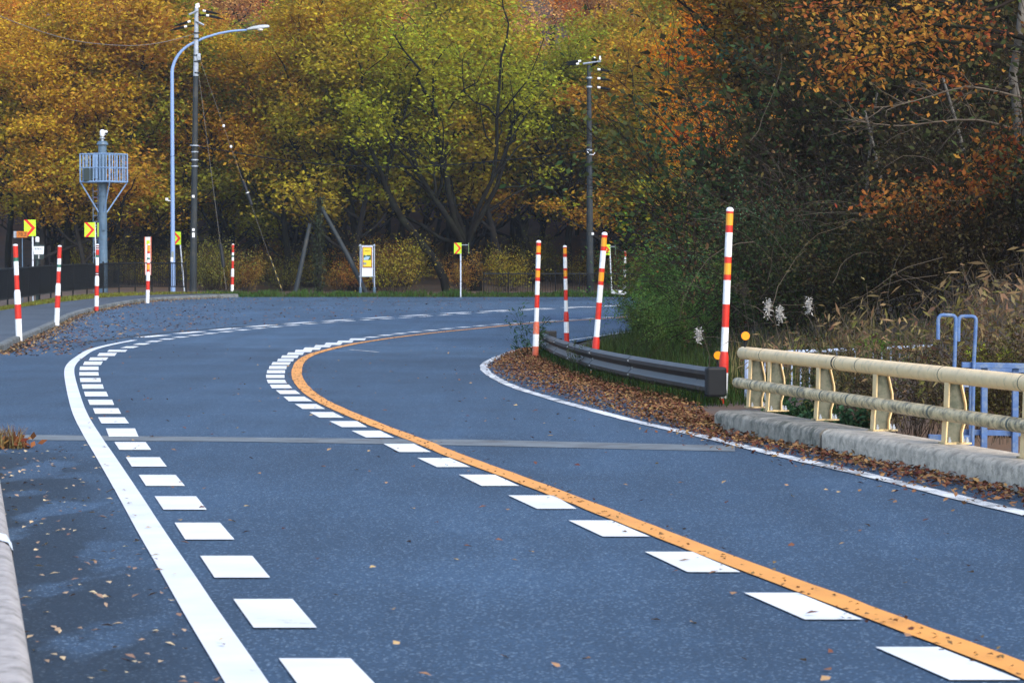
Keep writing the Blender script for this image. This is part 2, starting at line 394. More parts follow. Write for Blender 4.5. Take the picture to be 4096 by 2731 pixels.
# ------------------------------------------------------------------ ground, road, pavement
XI = np.array([(-8, 9.7), (10, 5.85), (19.45, 3.85), (27.4, 2.15), (30, 1.75), (33, 1.6), (39, .95), (45, .35), (50, .15), (55, .25), (60, .75), (66, 1.6), (75, 3.0), (85, 4.8), (95, 7), (105, 10), (112, 15), (118, 26), (125, 62), (130, 90)])
XL = np.array([(-8, 2.0), (8.7, -1.8), (24, -4.9), (26, -14), (45, -14), (50, -12), (55, -10.95), (64, -12.1), (79.6, -14.0), (92, -15.45), (100.6, -16.05), (110, -16.4), (117, -16.45), (122, -15.3), (127.2, -13.3)])
def xi(y): return np.interp(y, XI[:, 0], XI[:, 1])
def xl(y): return np.interp(y, XL[:, 0], XL[:, 1])
def G(x, y):
    """natural ground level"""
    x = np.asarray(x, float); y = np.asarray(y, float)
    z = R(y) - .06
    d = x - xi(y)
    far = sstep(127.5, 129, y)
    land = sstep(29, 33, y) * (1 - sstep(98, 112, y))
    z = z + land * (.05 * sstep(0, .4, d) + .18 * sstep(1.0, 3.0, d) + .42 * np.clip(d - 3.2, 0, 14))
    z = z - (1 - sstep(27.5, 31, y)) * 2.2 * sstep(.75, 1.5, d)
    z = z + far * .14 + .06 * np.clip(y - 141, 0, 25) + .30 * np.clip(y - 166, 0, 200)
    z = z + sstep(45, 128, y) * .1 * sstep(0, 1.5, xl(y) - x)
    z = z - (1 - sstep(26, 40, y)) * 1.5 * sstep(4.0, 9, xl(y) - x)
    z = z + .35 * np.sin(x * .21 + y * .05) * sstep(150, 200, y)
    return z
def Gf(x, y): return float(G(x, y))
gx = np.concatenate([np.arange(-260, -30, 12), np.arange(-30, 34, .75), np.arange(34, 270, 12)])
gy = np.concatenate([np.arange(-40, 0, 8), np.arange(0, 150, 1.0), np.arange(150, 460, 6)])
X, Y = np.meshgrid(gx, gy); V = np.stack([X, Y, G(X, Y)], -1).reshape(-1, 3)
nx, ny = len(gx), len(gy); i = np.arange(nx * ny).reshape(ny, nx)
F = np.stack([i[:-1, :-1], i[:-1, 1:], i[1:, 1:], i[1:, :-1]], -1).reshape(-1, 4)
ground = link('ground', big_mesh('ground', V, F, M['hill'], smooth=True))
tag(ground, 'brown leaf-covered ground rising into the wooded hillside', kind='structure')

# outer white line etc. traced on the road, photograph pixels -> points on the road
OUT = [(1068 - 81, 2731), (813, 2466), (712, 2299), (611, 2140), (528, 2000), (415, 1817), (366, 1740), (310, 1630), (277, 1493), (289, 1454), (320, 1428), (366, 1400), (444, 1379), (538, 1361)]
OUT = [(1180, 3060)] + OUT
ORG = [(4560, 2890), (4096, 2674), (3812, 2577), (3409, 2427), (3006, 2275.6), (2684, 2154.7), (2442, 2058), (2071, 1916), (1969, 1878), (1867, 1842), (1765, 1804), (1684, 1764), (1602, 1738), (1510, 1702), (1423, 1667), (1367, 1642), (1307, 1615), (1255, 1584.7), (1219, 1554), (1198, 1528.6), (1187, 1503), (1188, 1477.5), (1201.5, 1447), (1229.6, 1426.5), (1265, 1412), (1316, 1398.5), (1367, 1385.7), (1459, 1368.4), (1576.5, 1351), (1740, 1331), (1900, 1315), (2100, 1295), (2280, 1283), (2440, 1273), (2600, 1262)]
INN = [(7000, 2790), (5600, 2435), (4600, 2180), (4096, 2055), (3731, 1967), (3490, 1906), (3240, 1850), (3000, 1795), (2929, 1775), (2789, 1740), (2648, 1711), (2508, 1679), (2368, 1640.5), (2274, 1616), (2181, 1587.6), (2087, 1559.6), (2017, 1531.5), (1970, 1506), (1944, 1487), (1935, 1471), (1940, 1457), (1961, 1443), (2003, 1424), (2050, 1407.6), (2106, 1393.5), (2160, 1383), (2240, 1368), (2337, 1353), (2464, 1335), (2600, 1318)]
def road_curve(px, step=.4, it=6):
    P = [gnd(*p) for p in px]; c = catmull([(p.x, p.y) for p in P], step); return smooth_line(c, it)
c_out, c_org, c_inn = road_curve(OUT), road_curve(ORG), road_curve(INN)
OO = np.argsort(c_out[:, 1])

rows = np.arange(-8, 127.6, .5); NC = 60; V = []; old = []; damp = []
for y in rows:
    a, b = xl(y), xi(y) + .12
    xs = np.linspace(a, b, NC); z = R(y)
    V += [(x, y, z) for x in xs]
    old += list(.75 * sstep(-.4, .4, y - (51.8 - 1.36 * xs)))  # beyond the seam: paler surfacing, with grazing sky reflection put into the colour
    lx = np.interp(y, c_out[OO, 1], c_out[OO, 0])
    damp += list((1 - sstep(-.5, .1, xs - lx)) * (1 - sstep(23, 26, y)))
nr = len(rows); i = np.arange(nr * NC).reshape(nr, NC)
F = np.stack([i[:-1, :-1], i[:-1, 1:], i[1:, 1:], i[1:, :-1]], -1).reshape(-1, 4)
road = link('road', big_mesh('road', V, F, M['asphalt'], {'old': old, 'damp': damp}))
tag(road, 'grey asphalt road curving right at the end of the bridge', kind='structure')

def ribbon(name, c, w, m, dz=.008, parent=road, jag=0.0):
    c = np.asarray(c); t = np.gradient(c, axis=0); t /= np.linalg.norm(t, axis=1)[:, None]; n = np.stack([t[:, 1], -t[:, 0]], 1)
    rr = np.random.default_rng(3); j = rr.normal(0, jag, (2, len(c)))
    a = c + n * (w / 2 + j[0])[:, None] if jag else c + n * w / 2; b = c - n * (w / 2 + j[1])[:, None] if jag else c - n * w / 2
    V = np.concatenate([np.c_[a, R(a[:, 1]) + dz], np.c_[b, R(b[:, 1]) + dz]]); k = len(c)
    F = np.stack([np.arange(k - 1), np.arange(1, k), np.arange(1, k) + k, np.arange(k - 1) + k], -1)
    return link(name, big_mesh(name, V, F[:, ::-1], m), parent)
ribbon('edge_line', c_out, .17, M['white_line'])
ribbon('centre_line', c_org, .175, M['orange_paint'], jag=.004)['label'] = 'worn orange centre line with dark cracks'
ribbon('edge_line', c_inn, .145, M['worn_white'], jag=.006)['label'] = 'worn white edge line beside the leaf litter'
def mark(q, dz=.008, m='white_paint', name='deceleration_mark'):
    V = [(p[0], p[1], Rf(p[1]) + dz) for p in q]
    return MB().add(V, [(0, 1, 2, 3)]).build(name, M[m], road)
# deceleration marks read as (top, bottom, x of the four corners) in the zoomed photograph: scale and offset given
def quads(rowset, k, ox, oy):
    out = []
    for yt, yb, tl, tr, bl, br in rowset:
        q = [gnd(ox + k * x, oy + k * y) for x, y in ((tl, yt), (tr, yt), (br, yb), (bl, yb))]
        mark([(p.x, p.y) for p in q][::-1]); out.append(sum((np.array((p.x, p.y)) for p in q), np.zeros(2)) / 4)
    return out
L_ROWS = [(1382, 1508, 1455, 1845, 1538, 1945), (1180, 1284, 1305, 1652, 1373, 1740), (1014, 1102, 1183, 1502, 1240, 1570), (871, 944, 1076, 1370, 1123, 1423), (742, 820, 996, 1270, 1025, 1304), (637, 695, 922, 1172, 955, 1215), (552, 604, 874, 1113, 895, 1140), (471, 520, 825, 1055, 845, 1074), (395, 440, 790, 1000, 803, 1019), (326, 368, 768, 965, 778, 978), (266, 305, 750, 945, 757, 950), (210, 244, 746, 925, 745, 930), (158, 192, 752, 927, 748, 928), (111, 143, 795, 967, 780, 950), (72, 100, 850, 1020, 834, 997), (30, 58, 935, 1100, 914, 1078), (0, 20, 1025, 1198, 1008, 1180)]
quads([(2780, 2990, 1216, 1530, 1370, 1720), (2638, 2786, 1115, 1402, 1224, 1545), (2400, 2515, 933, 1170, 1015, 1268), (2226.6, 2314, 800.5, 1009, 858, 1081), (2093.7, 2161, 698, 880, 741, 938)], 1, 0, 0)
lq = quads(L_ROWS, .4252, 0, 1400)
C_ROWS = [(1080, 1168, 1637, 1920, 1815, 2112), (948, 1020, 1312, 1565, 1465, 1730), (838, 902, 1047, 1285, 1170, 1420), (734, 788, 795, 1020, 910, 1130), (659, 706, 622, 840, 720, 920), (588, 632, 466, 650, 545, 737), (524, 563, 350, 520, 412, 590), (466, 503, 262, 425, 303, 490), (416, 446, 202, 355, 238, 396), (372, 401, 155, 305, 172, 333), (333, 361, 131, 272, 142, 290), (294, 320, 125, 270, 127, 272), (258, 283, 135, 275, 131, 274), (225, 249, 153, 288, 147, 285), (195, 217, 178, 322, 167, 306), (169, 189, 220, 345, 212, 338), (142, 163, 253, 383, 241, 372), (119, 138, 300, 425, 288, 412), (98, 117, 358, 490, 350, 478), (80, 98, 430, 560, 415, 545), (61, 78, 515, 640, 500, 625), (42, 60, 597, 725, 582, 710), (26, 42, 692, 812, 680, 800), (8, 23, 790, 910, 775, 900)]
quads([(921, 1085, 1613, 1925, 1985, 2335), (651, 784, 962, 1230, 1265, 1553), (447, 548, 470, 705, 683, 948), (291, 371, 92, 305, 262, 495)], .8061, 2200, 1850)
quads([(1984, 2038, 2033, 2216, 2148, 2307)], 1, 0, 0)
cq = quads(C_ROWS, .5102, 1000, 1350)
def far_marks(pts, frac, wid, name='deceleration_mark', start=None):
    P = np.array([(g.x, g.y) for g in (gnd(*p) for p in pts)])
    if start is not None: P = np.vstack([start, P])
    S = smooth_line(P, 3); T = np.gradient(S, axis=0)
    for k in range(1 if start is not None else 0, len(S)):
        t = T[k] * frac / 2; a = np.array((wid / 2, 0))
        mark([S[k] - t - a, S[k] - t + a, S[k] + t + a, S[k] + t - a], name=name)
z2 = lambda x, y: (x * .4677, 700 + y * .4677)
z4 = lambda x, y: (1000 + x * .4677, 700 + y * .4677)
z6 = lambda x, y: (1996 + x * .4677, 700 + y * .4677)
far_marks([z2(*p) for p in ((1105, 1473), (1205, 1444), (1305, 1422), (1420, 1403), (1535, 1388), (1660, 1372), (1790, 1356), (1925, 1340), (2075, 1327))] +
          [z4(*p) for p in ((70, 1312), (215, 1298), (345, 1287), (505, 1274), (670, 1262), (830, 1250), (995, 1239), (1170, 1231), (1330, 1221), (1500, 1211), (1660, 1200), (1820, 1188), (1990, 1177), (2160, 1166))] +
          [z6(*p) for p in ((220, 1157), (400, 1147), (610, 1139), (780, 1131), (960, 1122), (1150, 1112))], .5, .30, start=lq[-1])
far_marks([z4(*p) for p in ((1030, 1388), (1150, 1370), (1270, 1356), (1410, 1343), (1540, 1330), (1680, 1316), (1815, 1302), (1965, 1290), (2110, 1278))] +
          [z6(*p) for p in ((130, 1268), (290, 1258), (450, 1248), (610, 1238), (770, 1228), (920, 1218), (1080, 1209))], .5, .30, start=cq[-1])
far_marks([z2(*p) for p in ((1315, 1380), (1600, 1348), (1900, 1318))] + [z4(*p) for p in ((60, 1290), (390, 1266), (740, 1242), (1070, 1222), (1400, 1203), (1730, 1180), (2080, 1160))] +
          [z6(*p) for p in ((310, 1145), (690, 1128), (970, 1118))], .60, .40, 'boundary_dash')
M['tar'] = paint_mat('tar_seam', (.012, .016, .022), .5, (.04, .055, .08), 3)
ribbon('tar_seam', road_curve([(1547, 1211), (1700, 1206), (1900, 1202), (2100, 1199), (2400, 1198)]), .35, M['tar'], .004)
ribbon('tar_seam', road_curve([(330, 1372), (480, 1352), (700, 1327), (900, 1311), (1100, 1298), (1350, 1287)]), .30, M['tar'], .004)
ribbon('old_line_trace', np.array([(g.x, g.y) for g in (gnd(1400, 1399), gnd(1512, 1409))]), .10, M['worn_white'])
ja = [gnd(*p) for p in ((40, 1739), (1000, 1750), (1900, 1759), (2940, 1783))]; jb = [gnd(*p) for p in ((40, 1760), (1000, 1767), (1900, 1783), (2940, 1806))]
MB().add([(p.x, p.y, p.z + .004) for p in jb + ja], [(i, i + 1, i + 5, i + 4) for i in range(3)]).build('expansion_joint', M['joint'], road)['label'] = 'pale concrete strip of the bridge expansion joint'

# pavement on the outside of the bend, its kerb stones one by one
KB = catmull([(-15.5, 44), (-12.2, 49), (-11.0, 55), (-12.1, 64), (-14.0, 79.6), (-15.45, 92), (-16.05, 100.6), (-16.4, 110), (-16.3, 117), (-15.3, 122), (-13.3, 127.0)], .5); KB = smooth_line(KB, 8)
GE = catmull([(-15.5, 42), (-16.2, 52), (-17, 62), (-17.8, 76), (-18.6, 92), (-19, 104), (-18.9, 113), (-18.5, 119.6), (-17.5, 124.5), (-15.8, 127.4), (-13.6, 128.2)], .5)
def resamp(c, n):
    s = np.r_[0, np.cumsum(np.linalg.norm(np.diff(c, axis=0), axis=1))]; t = np.linspace(0, s[-1], n)
    return np.stack([np.interp(t, s, c[:, k]) for k in range(c.shape[1])], 1)
n = 160; a, b = resamp(KB, n), resamp(GE, n); V = []; NW = 8
for k in range(n):
    for j in range(NW):
        p = a[k] * (1 - j / (NW - 1)) + b[k] * j / (NW - 1); V.append((p[0] - .1 * (j == 0), p[1], Rf(p[1]) + .155))
i = np.arange(n * NW).reshape(n, NW); F = np.stack([i[:-1, :-1], i[1:, :-1], i[1:, 1:], i[:-1, 1:]], -1).reshape(-1, 4)
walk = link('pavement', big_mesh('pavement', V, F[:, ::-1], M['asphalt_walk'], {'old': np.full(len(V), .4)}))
tag(walk, 'grey asphalt pavement around the outside of the bend', kind='structure')
ks = resamp(KB, 86); SEC = [(-.17, -.1), (-.17, .165), (-.03, .165), (0, .135), (.02, -.1)]
for k in range(85):
    p0, p1 = ks[k], ks[k + 1]; d = p1 - p0; p1 = p1 - d * .012; p0 = p0 + d * .012
    MB().sweep([(p[0], p[1], Rf(p[1])) for p in (p0, p1)], SEC).build('kerb_stone', M['kerb'], walk)

# ------------------------------------------------------------------ snow poles
def snow_pole(label, base, top, fr, sleeve, r, group, faded=()):
    """base, top: world points; fr: list of (end fraction from the top, colour); sleeve: fraction where the thicker foot starts"""
    ax = Vector(top) - Vector(base); L = ax.length
    t = thing('snow_pole', label, 'snow pole', base, 0, group)
    t.rotation_mode = 'QUATERNION'; t.rotation_quaternion = Vector((0, 0, 1)).rotation_difference(ax)
    def rad(f): return r * (1.32 if f > sleeve + .015 else 1.0)
    f0 = .02
    MB().lathe([(r * 1.02, L * (1 - f0)), (r * 1.05, L * (1 - f0 * .6)), (r * .8, L * (1 - f0 * .2)), (r * .3, L)], 16).build('cap', M['white'], t, 'auto')
    for f1, c in fr:
        if abs(f0 - sleeve) < .012:
            prof = [(r, L * (1 - f0)), (r * 1.04, L * (1 - f0 - .004)), (r * 1.3, L * (1 - f0 - .03)), (r * 1.32, L * (1 - f1))]
        else: prof = [(rad((f0 + f1) / 2), L * (1 - f0)), (rad((f0 + f1) / 2), L * (1 - f1))]
        if f1 >= .999: prof.append((prof[-1][0], -.12))
        MB().lathe(prof[::-1], 18).build('band', M[c], t, 'auto'); f0 = f1
    return t
def px_pole(label, b, tp, fr, sleeve, r, group, Y=None, dz=0.0):
    B = gnd(*b, dz) if Y is None else at(*b, Y)
    return snow_pole(label, B, at(*tp, B.y), fr, sleeve, r, group)
W_, R_, O_, G_, D_, RF = 'white', 'red', 'amber', 'green_band', 'dark_red', 'red_faded'
def fracs(y0, y1, L): return [((min(y, y1) - y0) / (y1 - y0), c) for y, c in L]
gL, gR = 'snow poles along the pavement kerb', 'snow poles by the guard rail'
px_pole('leftmost red and white snow pole, with writing on its white band', (76, 1344.5), (61, 976), fracs(587, 1378, [(703, R_), (735, G_), (855, W_), (980, R_), (1105, W_), (1230, R_), (1378, W_)]), (980 - 587) / 791, .062, gL, dz=.16)
px_pole('second snow pole from the left, red with a white-green-white top section', (227, 1287), (239, 981), fracs(600, 1255, [(713, R_), (765, W_), (788, G_), (823, W_), (925, R_), (1030, W_), (1135, R_), (1255, W_)]), 325 / 655, .062, gL, dz=.16)
px_pole('scuffed snow pole with dark stripes in front of the camera mast', (386, 1230), (390, 976), fracs(595, 1145, [(617, D_), (624, W_), (636, D_), (642, W_), (690, R_), (710, G_), (780, W_), (838, R_), (850, D_), (856, W_), (870, D_), (957, W_), (1043, R_), (1135, W_), (1145, R_)]), 275 / 550, .062, gL, dz=.16)
px_pole('snow pole with two amber bands in front of the narrow framed board', (590, 1201), (595, 976), fracs(588, 1072, [(600, R_), (650, O_), (670, R_), (705, W_), (722, G_), (750, W_), (765, R_), (808, O_), (828, R_), (905, W_), (982, R_), (1072, W_)]), 240 / 484, .062, gL, dz=.16)
px_pole('snow pole at the far end of the pavement, right of the utility pole', (928.5, 1174.7), (932, 975), fracs(588, 1015, [(663, R_), (688, W_), (702, G_), (733, W_), (800, R_), (870, W_), (937, R_), (1015, W_)]), 212 / 427, .062, gL, Y=134)
px_pole('tallest snow pole standing behind the near end of the guard rail', (2888, 1640), (2920, 829), fracs(829, 1640, [(854, R_), (901, O_), (930, R_), (1027, W_), (1052, R_), (1098, O_), (1120, R_), (1216, W_), (1308, R_), (1405, W_), (1490, R_), (1592, W_), (1640, R_)]), (1405 - 829) / 811, .046, gR, Y=33.4)
px_pole('leaning snow pole behind the middle of the guard rail', (2372, 1524), (2419, 928), fracs(928, 1524, [(951, R_), (986, O_), (1003, R_), (1073, W_), (1089, R_), (1124, O_), (1140, R_), (1210, W_), (1277, R_), (1347, W_), (1425, R_), (1482, W_), (1524, R_)]), (1347 - 928) / 596, .046, gR, Y=42.6)
px_pole('weed-hugged snow pole with faded red sleeve at the far guard rail end', (2141, 1440), (2155, 961), fracs(961, 1440, [(984, R_), (1010, O_), (1019, R_), (1073, W_), (1082, R_), (1109, O_), (1124, R_), (1179, W_), (1231, R_), (1286, W_), (1336, RF), (1385, W_), (1440, RF)]), (1286 - 961) / 479, .046, gR)
px_pole('thin snow pole beyond the guard rail, between two nearer poles', (2267, 1383), (2259.5, 981), fracs(981, 1383, [(993, R_), (1015, O_), (1028, R_), (1073, W_), (1082, R_), (1105, O_), (1115, R_), (1159, W_), (1201, R_), (1246, W_), (1287, R_), (1331, W_), (1383, R_)]), (1246 - 981) / 402, .046, gR)
px_pole('far red and white snow pole half hidden by shrub twigs', (2498, 1166), (2501, 1003), fracs(680, 990, [(722, R_), (745, W_), (752, G_), (775, W_), (805, R_), (825, D_), (880, W_), (935, R_), (990, W_)]), .5, .062, gL, Y=139)

# ------------------------------------------------------------------ signs
def chevron_sign(label, bx, by, wpx, hpx, Y, base_py, post_dx=.0, rear=None, lean=0.0, facing=0.0):
    c = at(bx, by, Y); k = Y / FPX; w, h = wpx * k, hpx * k
    zb = at(bx, base_py, Y).z; t = thing('chevron_sign', label, 'road sign', (c.x + post_dx, Y, zb), 0, 'lime chevron boards round the bend')
    H = c.z - zb; hinge = Matrix.Rotation(facing, 3, 'Z')
    MB().tube([(lean, .04, -.3), (0, .04, H + h / 2)], .036, 10).build('post', M['post_white'], t, 'auto')
    b = MB().box((-post_dx, -.02, H), (w, .02, h)).build('board', M['lime'], t, bevel=.004)
    x0, x1 = -post_dx - w / 2, -post_dx + w / 2; th = w * .30
    o1 = [(x0, H + h / 2), (x0 + th, H + h / 2), (x1 - .02 * w, H), (x0 + th * 1.15, H - h / 2), (x0 + .02, H - h / 2), (x1 - th * 1.15, H)]
    MB().add([(x, -.034, z) for x, z in o1] + [(x, -.031, z) for x, z in o1], [(0, 5, 2, 1), (5, 4, 3, 2)] + [(i, (i + 1) % 6, (i + 1) % 6 + 6, i + 6) for i in range(6)]).build('chevron', M['sign_red'], b)
    for z in (.24, 0, -.24):
        MB().box((-post_dx, -.0305, H + z * h), (w * .98, .002, .006)).build('seam', M['print_grey'], b)
    [MB().box((-.06, .02, H + q * h), (.12, .03, .03)).build('bracket', M['galv'], t) for q in (.28, -.28)]
    if rear:
        rb = MB().box((rear, .22, H), (.02, .42, h)).build('rear_board', M['sign_back'], t)
        MB().box((rear + .012, .22, H), (.006, .40, h * .97)).build('rear_face', M['lime'], rb)
        MB().box((rear / 2, .06, H + h * .3), (rear, .03, .03)).build('bracket', M['galv'], t)
    return t
chevron_sign('lime chevron sign with red arrow above the small kilometre marker', 120, 912, 47, 65, 110, 1200, .10)
chevron_sign('leaning lime chevron sign left of the camera mast', 359, 919, 42, 58, 127, 1180, .24, .12, .10)
chevron_sign('lime chevron sign half behind the blue lamp post', 707, 953, 34, 51, 133, 1166, .12, None, .28)
chevron_sign('lime chevron sign alone on the far verge, on a white post', 1831, 993, 30, 44, 127, 1184, .14, .38)
chevron_sign('lime chevron sign partly hidden behind the leaning snow pole', 2425, 999, 30, 42, 138, 1166, .18, .3, .12)

# kilometre marker
def text_mesh(txt, size, m, name, parent, loc, rx=math.pi / 2, rz=0, sx=1.0):
    cu = bpy.data.curves.new(name, 'FONT'); cu.body = txt; cu.size = size; cu.align_x = 'CENTER'; cu.align_y = 'CENTER'; cu.extrude = .001
    o = bpy.data.objects.new(name, cu); C.objects.link(o); dg = bpy.context.evaluated_depsgraph_get()
    me = bpy.data.meshes.new_from_object(o.evaluated_get(dg)); bpy.data.objects.remove(o)
    me.materials.clear(); me.materials.append(m); q = bpy.data.objects.new(name, me); C.objects.link(q); q.parent = parent; q.location = loc; q.rotation_euler = (rx, 0, rz); q.scale = (sx, 1, 1); return q
Y = 108.5; c = at(88, 938, Y); t = thing('kilometre_marker', 'small orange 78.2 kilometre marker overlapping the leftmost chevron sign', 'road sign', (c.x, Y, .2))
k = Y / FPX; H = c.z - .2
MB().tube([(0, .05, -.3), (0, .05, H)], .022, 8).build('post', M['mast'], t, 'auto')
b = MB().box((0, 0, H), (43 * k, .05, 25.5 * k)).build('board', M['km_orange'], t, bevel=.006)
text_mesh('78.2', 20 * k, M['km_ink'], 'number', b, (.01, -.028, H))
MB().box((-28 * k, .12, H), (13 * k, .12, 26 * k)).build('side_panel', M['galv'], t)

# green post with entrance sign
Y = 113; c = at(156, 1007, Y); k = Y / FPX; t = thing('entrance_sign', 'dark green post with small white entrance sign beside a chevron sign', 'sign', (c.x, Y, .1)); H = c.z - .1
MB().tube([(-8 * k, .08, -.3), (-8 * k, .08, at(0, 968, Y).z - .1)], .085, 12).build('post', M['post_green'], t, 'auto')
z0 = at(0, 968, Y).z - .1
MB().lathe([(.085, z0), (.09, z0 + .01), (.09, z0 + 14 * k), (.085, z0 + 19 * k), (.05, z0 + 21 * k)], 14, (-8 * k, .08, 0)).build('lamp_cap', M['white'], t, 'auto')
b = MB().add([(x * k, y, H + z * k) for y in (-.05, 0) for x, z in ((-22, 29), (22, 29), (19, -30), (-19, -30))], [(0, 3, 2, 1), (4, 5, 6, 7), (0, 1, 5, 4), (1, 2, 6, 5), (2, 3, 7, 6), (3, 0, 4, 7)]).build('board', M['post_green'], t)
pl = MB().add([(x * k, y, H + z * k) for y in (-.062, -.052) for x, z in ((-21.5, 21), (21.5, 22), (19, -10), (-18.5, -10.5))], [(0, 3, 2, 1), (4, 5, 6, 7), (0, 1, 5, 4), (1, 2, 6, 5), (2, 3, 7, 6), (3, 0, 4, 7)]).build('plate', M['board_white'], b)
text_mesh('猿子峡入口', 9.2 * k, M['ink'], 'lettering', pl, (0, -.066, H + 11 * k), sx=.72)
text_mesh('SARUKO GORGE', 4.6 * k, M['ink_soft'], 'lettering', pl, (0, -.066, H - 2 * k), sx=.8)
MB().add([(x * k, -.054, H + z * k) for x, z in ((0, -11), (3, -16), (1.6, -16), (1.6, -27), (-1.6, -27), (-1.6, -16), (-3, -16))], [tuple(range(7))[::-1]]).build('arrow', M['white'], b)

# narrow framed board behind a snow pole
Y = 133; c = at(592, 1000, Y); k = Y / FPX; t = thing('framed_board', 'narrow upright board with pale orange frame and yellow panel behind a snow pole', 'board', (c.x, Y, .1))
zt = at(0, 948, Y).z - .1; zb = at(0, 1100, Y).z - .1
MB().box((0, .04, (zt - .3) / 2), (.05, .04, zt + .3)).build('post', M['galv'], t)
b = MB().box((0, 0, (zt + zb) / 2), (21 * k, .05, zt - zb)).build('panel', M['white'], t, bevel=.008)
MB().box((-12 * k, -.005, (zt + zb) / 2), (3.4 * k, .07, zt - zb + .01)).box((12 * k, -.005, (zt + zb) / 2), (3.4 * k, .07, zt - zb + .01)).build('frame', M['red_faded'], t)
MB().box((1 * k, -.03, zt - 22 * k), (13 * k, .012, 17 * k)).build('print', M['lime'], b)
MB().box((1 * k, -.03, zb + 34 * k), (13 * k, .012, 60 * k)).build('print', M['amber'], b)

# information board on two posts
Y = 130; k = Y / FPX; c = at(1469, 1040, Y); g0 = at(1469, 1166, Y).z; t = thing('information_board', 'tall yellow and maroon poster board on two steel posts on the far verge', 'board', (c.x, Y, g0)); 
def zz(py): return at(0, py, Y).z - g0
for x in (-28, 28): MB().tube([(x * k, .05, -.3), (x * k, .05, zz(982))], .034, 10).lathe([(.045, zz(982)), (.05, zz(980)), (.03, zz(977))], 10, (x * k, .05, 0)).build('post', M['galv'], t, 'auto')
for py in (983, 1106): MB().tube([(-34 * k, .0, zz(py)), (33 * k, .0, zz(py))], .022, 8).build('crossbar', M['galv'], t, 'auto')
for x in (-28, 28): MB().lathe([(.075, -.1), (.075, .22)], 10, (x * k, .05, 0)).build('foot_clamp', M['mast'], t, 'auto')
b = MB().box((0, 0, (zz(983) + zz(1106)) / 2), (44 * k, .03, 122 * k)).build('panel', M['board_white'], t)
MB().box((-23 * k, .04, zz(1060)), (2 * k, .02, 140 * k)).box((22.5 * k, .04, zz(1060)), (2 * k, .02, 140 * k)).build('side_rail', M['blue_steel'], t)
p = MB().box((0, -.02, zz(1029.5)), (39 * k, .012, 83 * k)).build('poster', M['maroon'], b)
MB().box((.2 * k, -.028, zz(1029)), (32.5 * k, .008, 76 * k)).build('print', M['yellow'], b)
MB().box((.5 * k, -.034, zz(1030)), (30 * k, .008, 20 * k)).build('photo', M['print_green'], b)
MB().add([(x * k, -.0395, zz(y)) for x, y in ((-14, 1039.5), (4, 1039.5), (11, 1027), (-2, 1026), (-14, 1031))], [(0, 1, 2, 3, 4)]).build('print', M['print_blue'], b)
MB().add([(x * k, -.0395, zz(y)) for x, y in ((-8, 1022.5), (-1, 1022.5), (-2, 1020.5), (-7, 1020.3))], [(0, 1, 2, 3)]).build('print', M['white'], b)
MB().box((-9.5 * k, -.034, zz(1054.5)), (12.5 * k, .006, 9 * k)).build('print', M['print_grey'], b)
text_mesh('路面監視中', 5 * k, M['ink'], 'lettering', b, (.5 * k, -.036, zz(1004.5)), sx=.85)

# ------------------------------------------------------------------ camera mast
Y = 130; k = Y / FPX; gz = .1; cx = at(412, 1000, Y).x
t = thing('camera_mast', 'blue-grey steel camera mast with railed platform behind the pavement fence', 'mast', (cx, Y, gz))
def mz(py): return at(412, py, Y).z - gz
MB().lathe([(.24, -.3), (.21, mz(900)), (.20, mz(780)), (.21, mz(735)), (.21, mz(610)), (.215, mz(582))], 20).build('shaft', M['mast'], t, 'auto')
MB().lathe([(.25, mz(785)), (.25, mz(782))], 18).lathe([(.235, mz(735)), (.235, mz(732))], 18).lathe([(.24, mz(632)), (.24, mz(629))], 18).lathe([(.29, mz(580)), (.29, mz(576)), (.25, mz(572)), (.25, mz(568)), (.18, mz(565))], 18).build('flange', M['mast'], t, 'auto')
cm = MB().lathe([(.07, mz(566)), (.07, mz(556)), (.14, mz(555)), (.14, mz(551)), (.07, mz(550)), (.07, mz(546))], 12).build('camera_base', M['galv'], t, 'auto')
MB().lathe([(.10, mz(546)), (.125, mz(543)), (.125, mz(527)), (.10, mz(521)), (.05, mz(519))], 16, (0, 0, 0)).build('camera_head', M['white'], t, 'auto')
MB().lathe([(.05, mz(541)), (.08, mz(538)), (.08, mz(526)), (.05, mz(522))], 12, (.19, -.05, 0)).build('camera_lens', M['white'], t, 'auto')
MB().lathe([(.055, mz(540.5)), (.083, mz(537.5)), (.083, mz(531)), (.06, mz(530.5))], 12, (.20, -.052, 0)).build('lens_hood', M['black_plastic'], t, 'auto')
th = math.radians(-24); cr = Matrix.Rotation(th, 3, 'Z')
cw, cdp = 1.72, 1.6; z0, z1, zm = mz(728), mz(617), mz(672)
cc = cr @ Vector((0, .15, 0)) + Vector((-(.02), 0, 0))
def cpt(a, b, z): return cr @ Vector((a * cw / 2, b * cdp / 2, 0)) + Vector((cc.x, cc.y, z))
pf = MB()
for z, rr in ((z0, .05), (z1, .035), (zm, .028)):
    for a, b in (((-1, -1), (1, -1)), ((1, -1), (1, 1)), ((1, 1), (-1, 1)), ((-1, 1), (-1, -1))): pf.tube([cpt(*a, z), cpt(*b, z)], rr, 6)
pf.build('platform_rail', M['cage'], t)
MB().add([cpt(a, b, z) for z in (z0 - .03, z0 + .01) for a, b in ((-1, -1), (1, -1), (1, 1), (-1, 1))], [(0, 3, 2, 1), (4, 5, 6, 7), (0, 1, 5, 4), (1, 2, 6, 5), (2, 3, 7, 6), (3, 0, 4, 7)]).build('platform_floor', M['mast'], t)
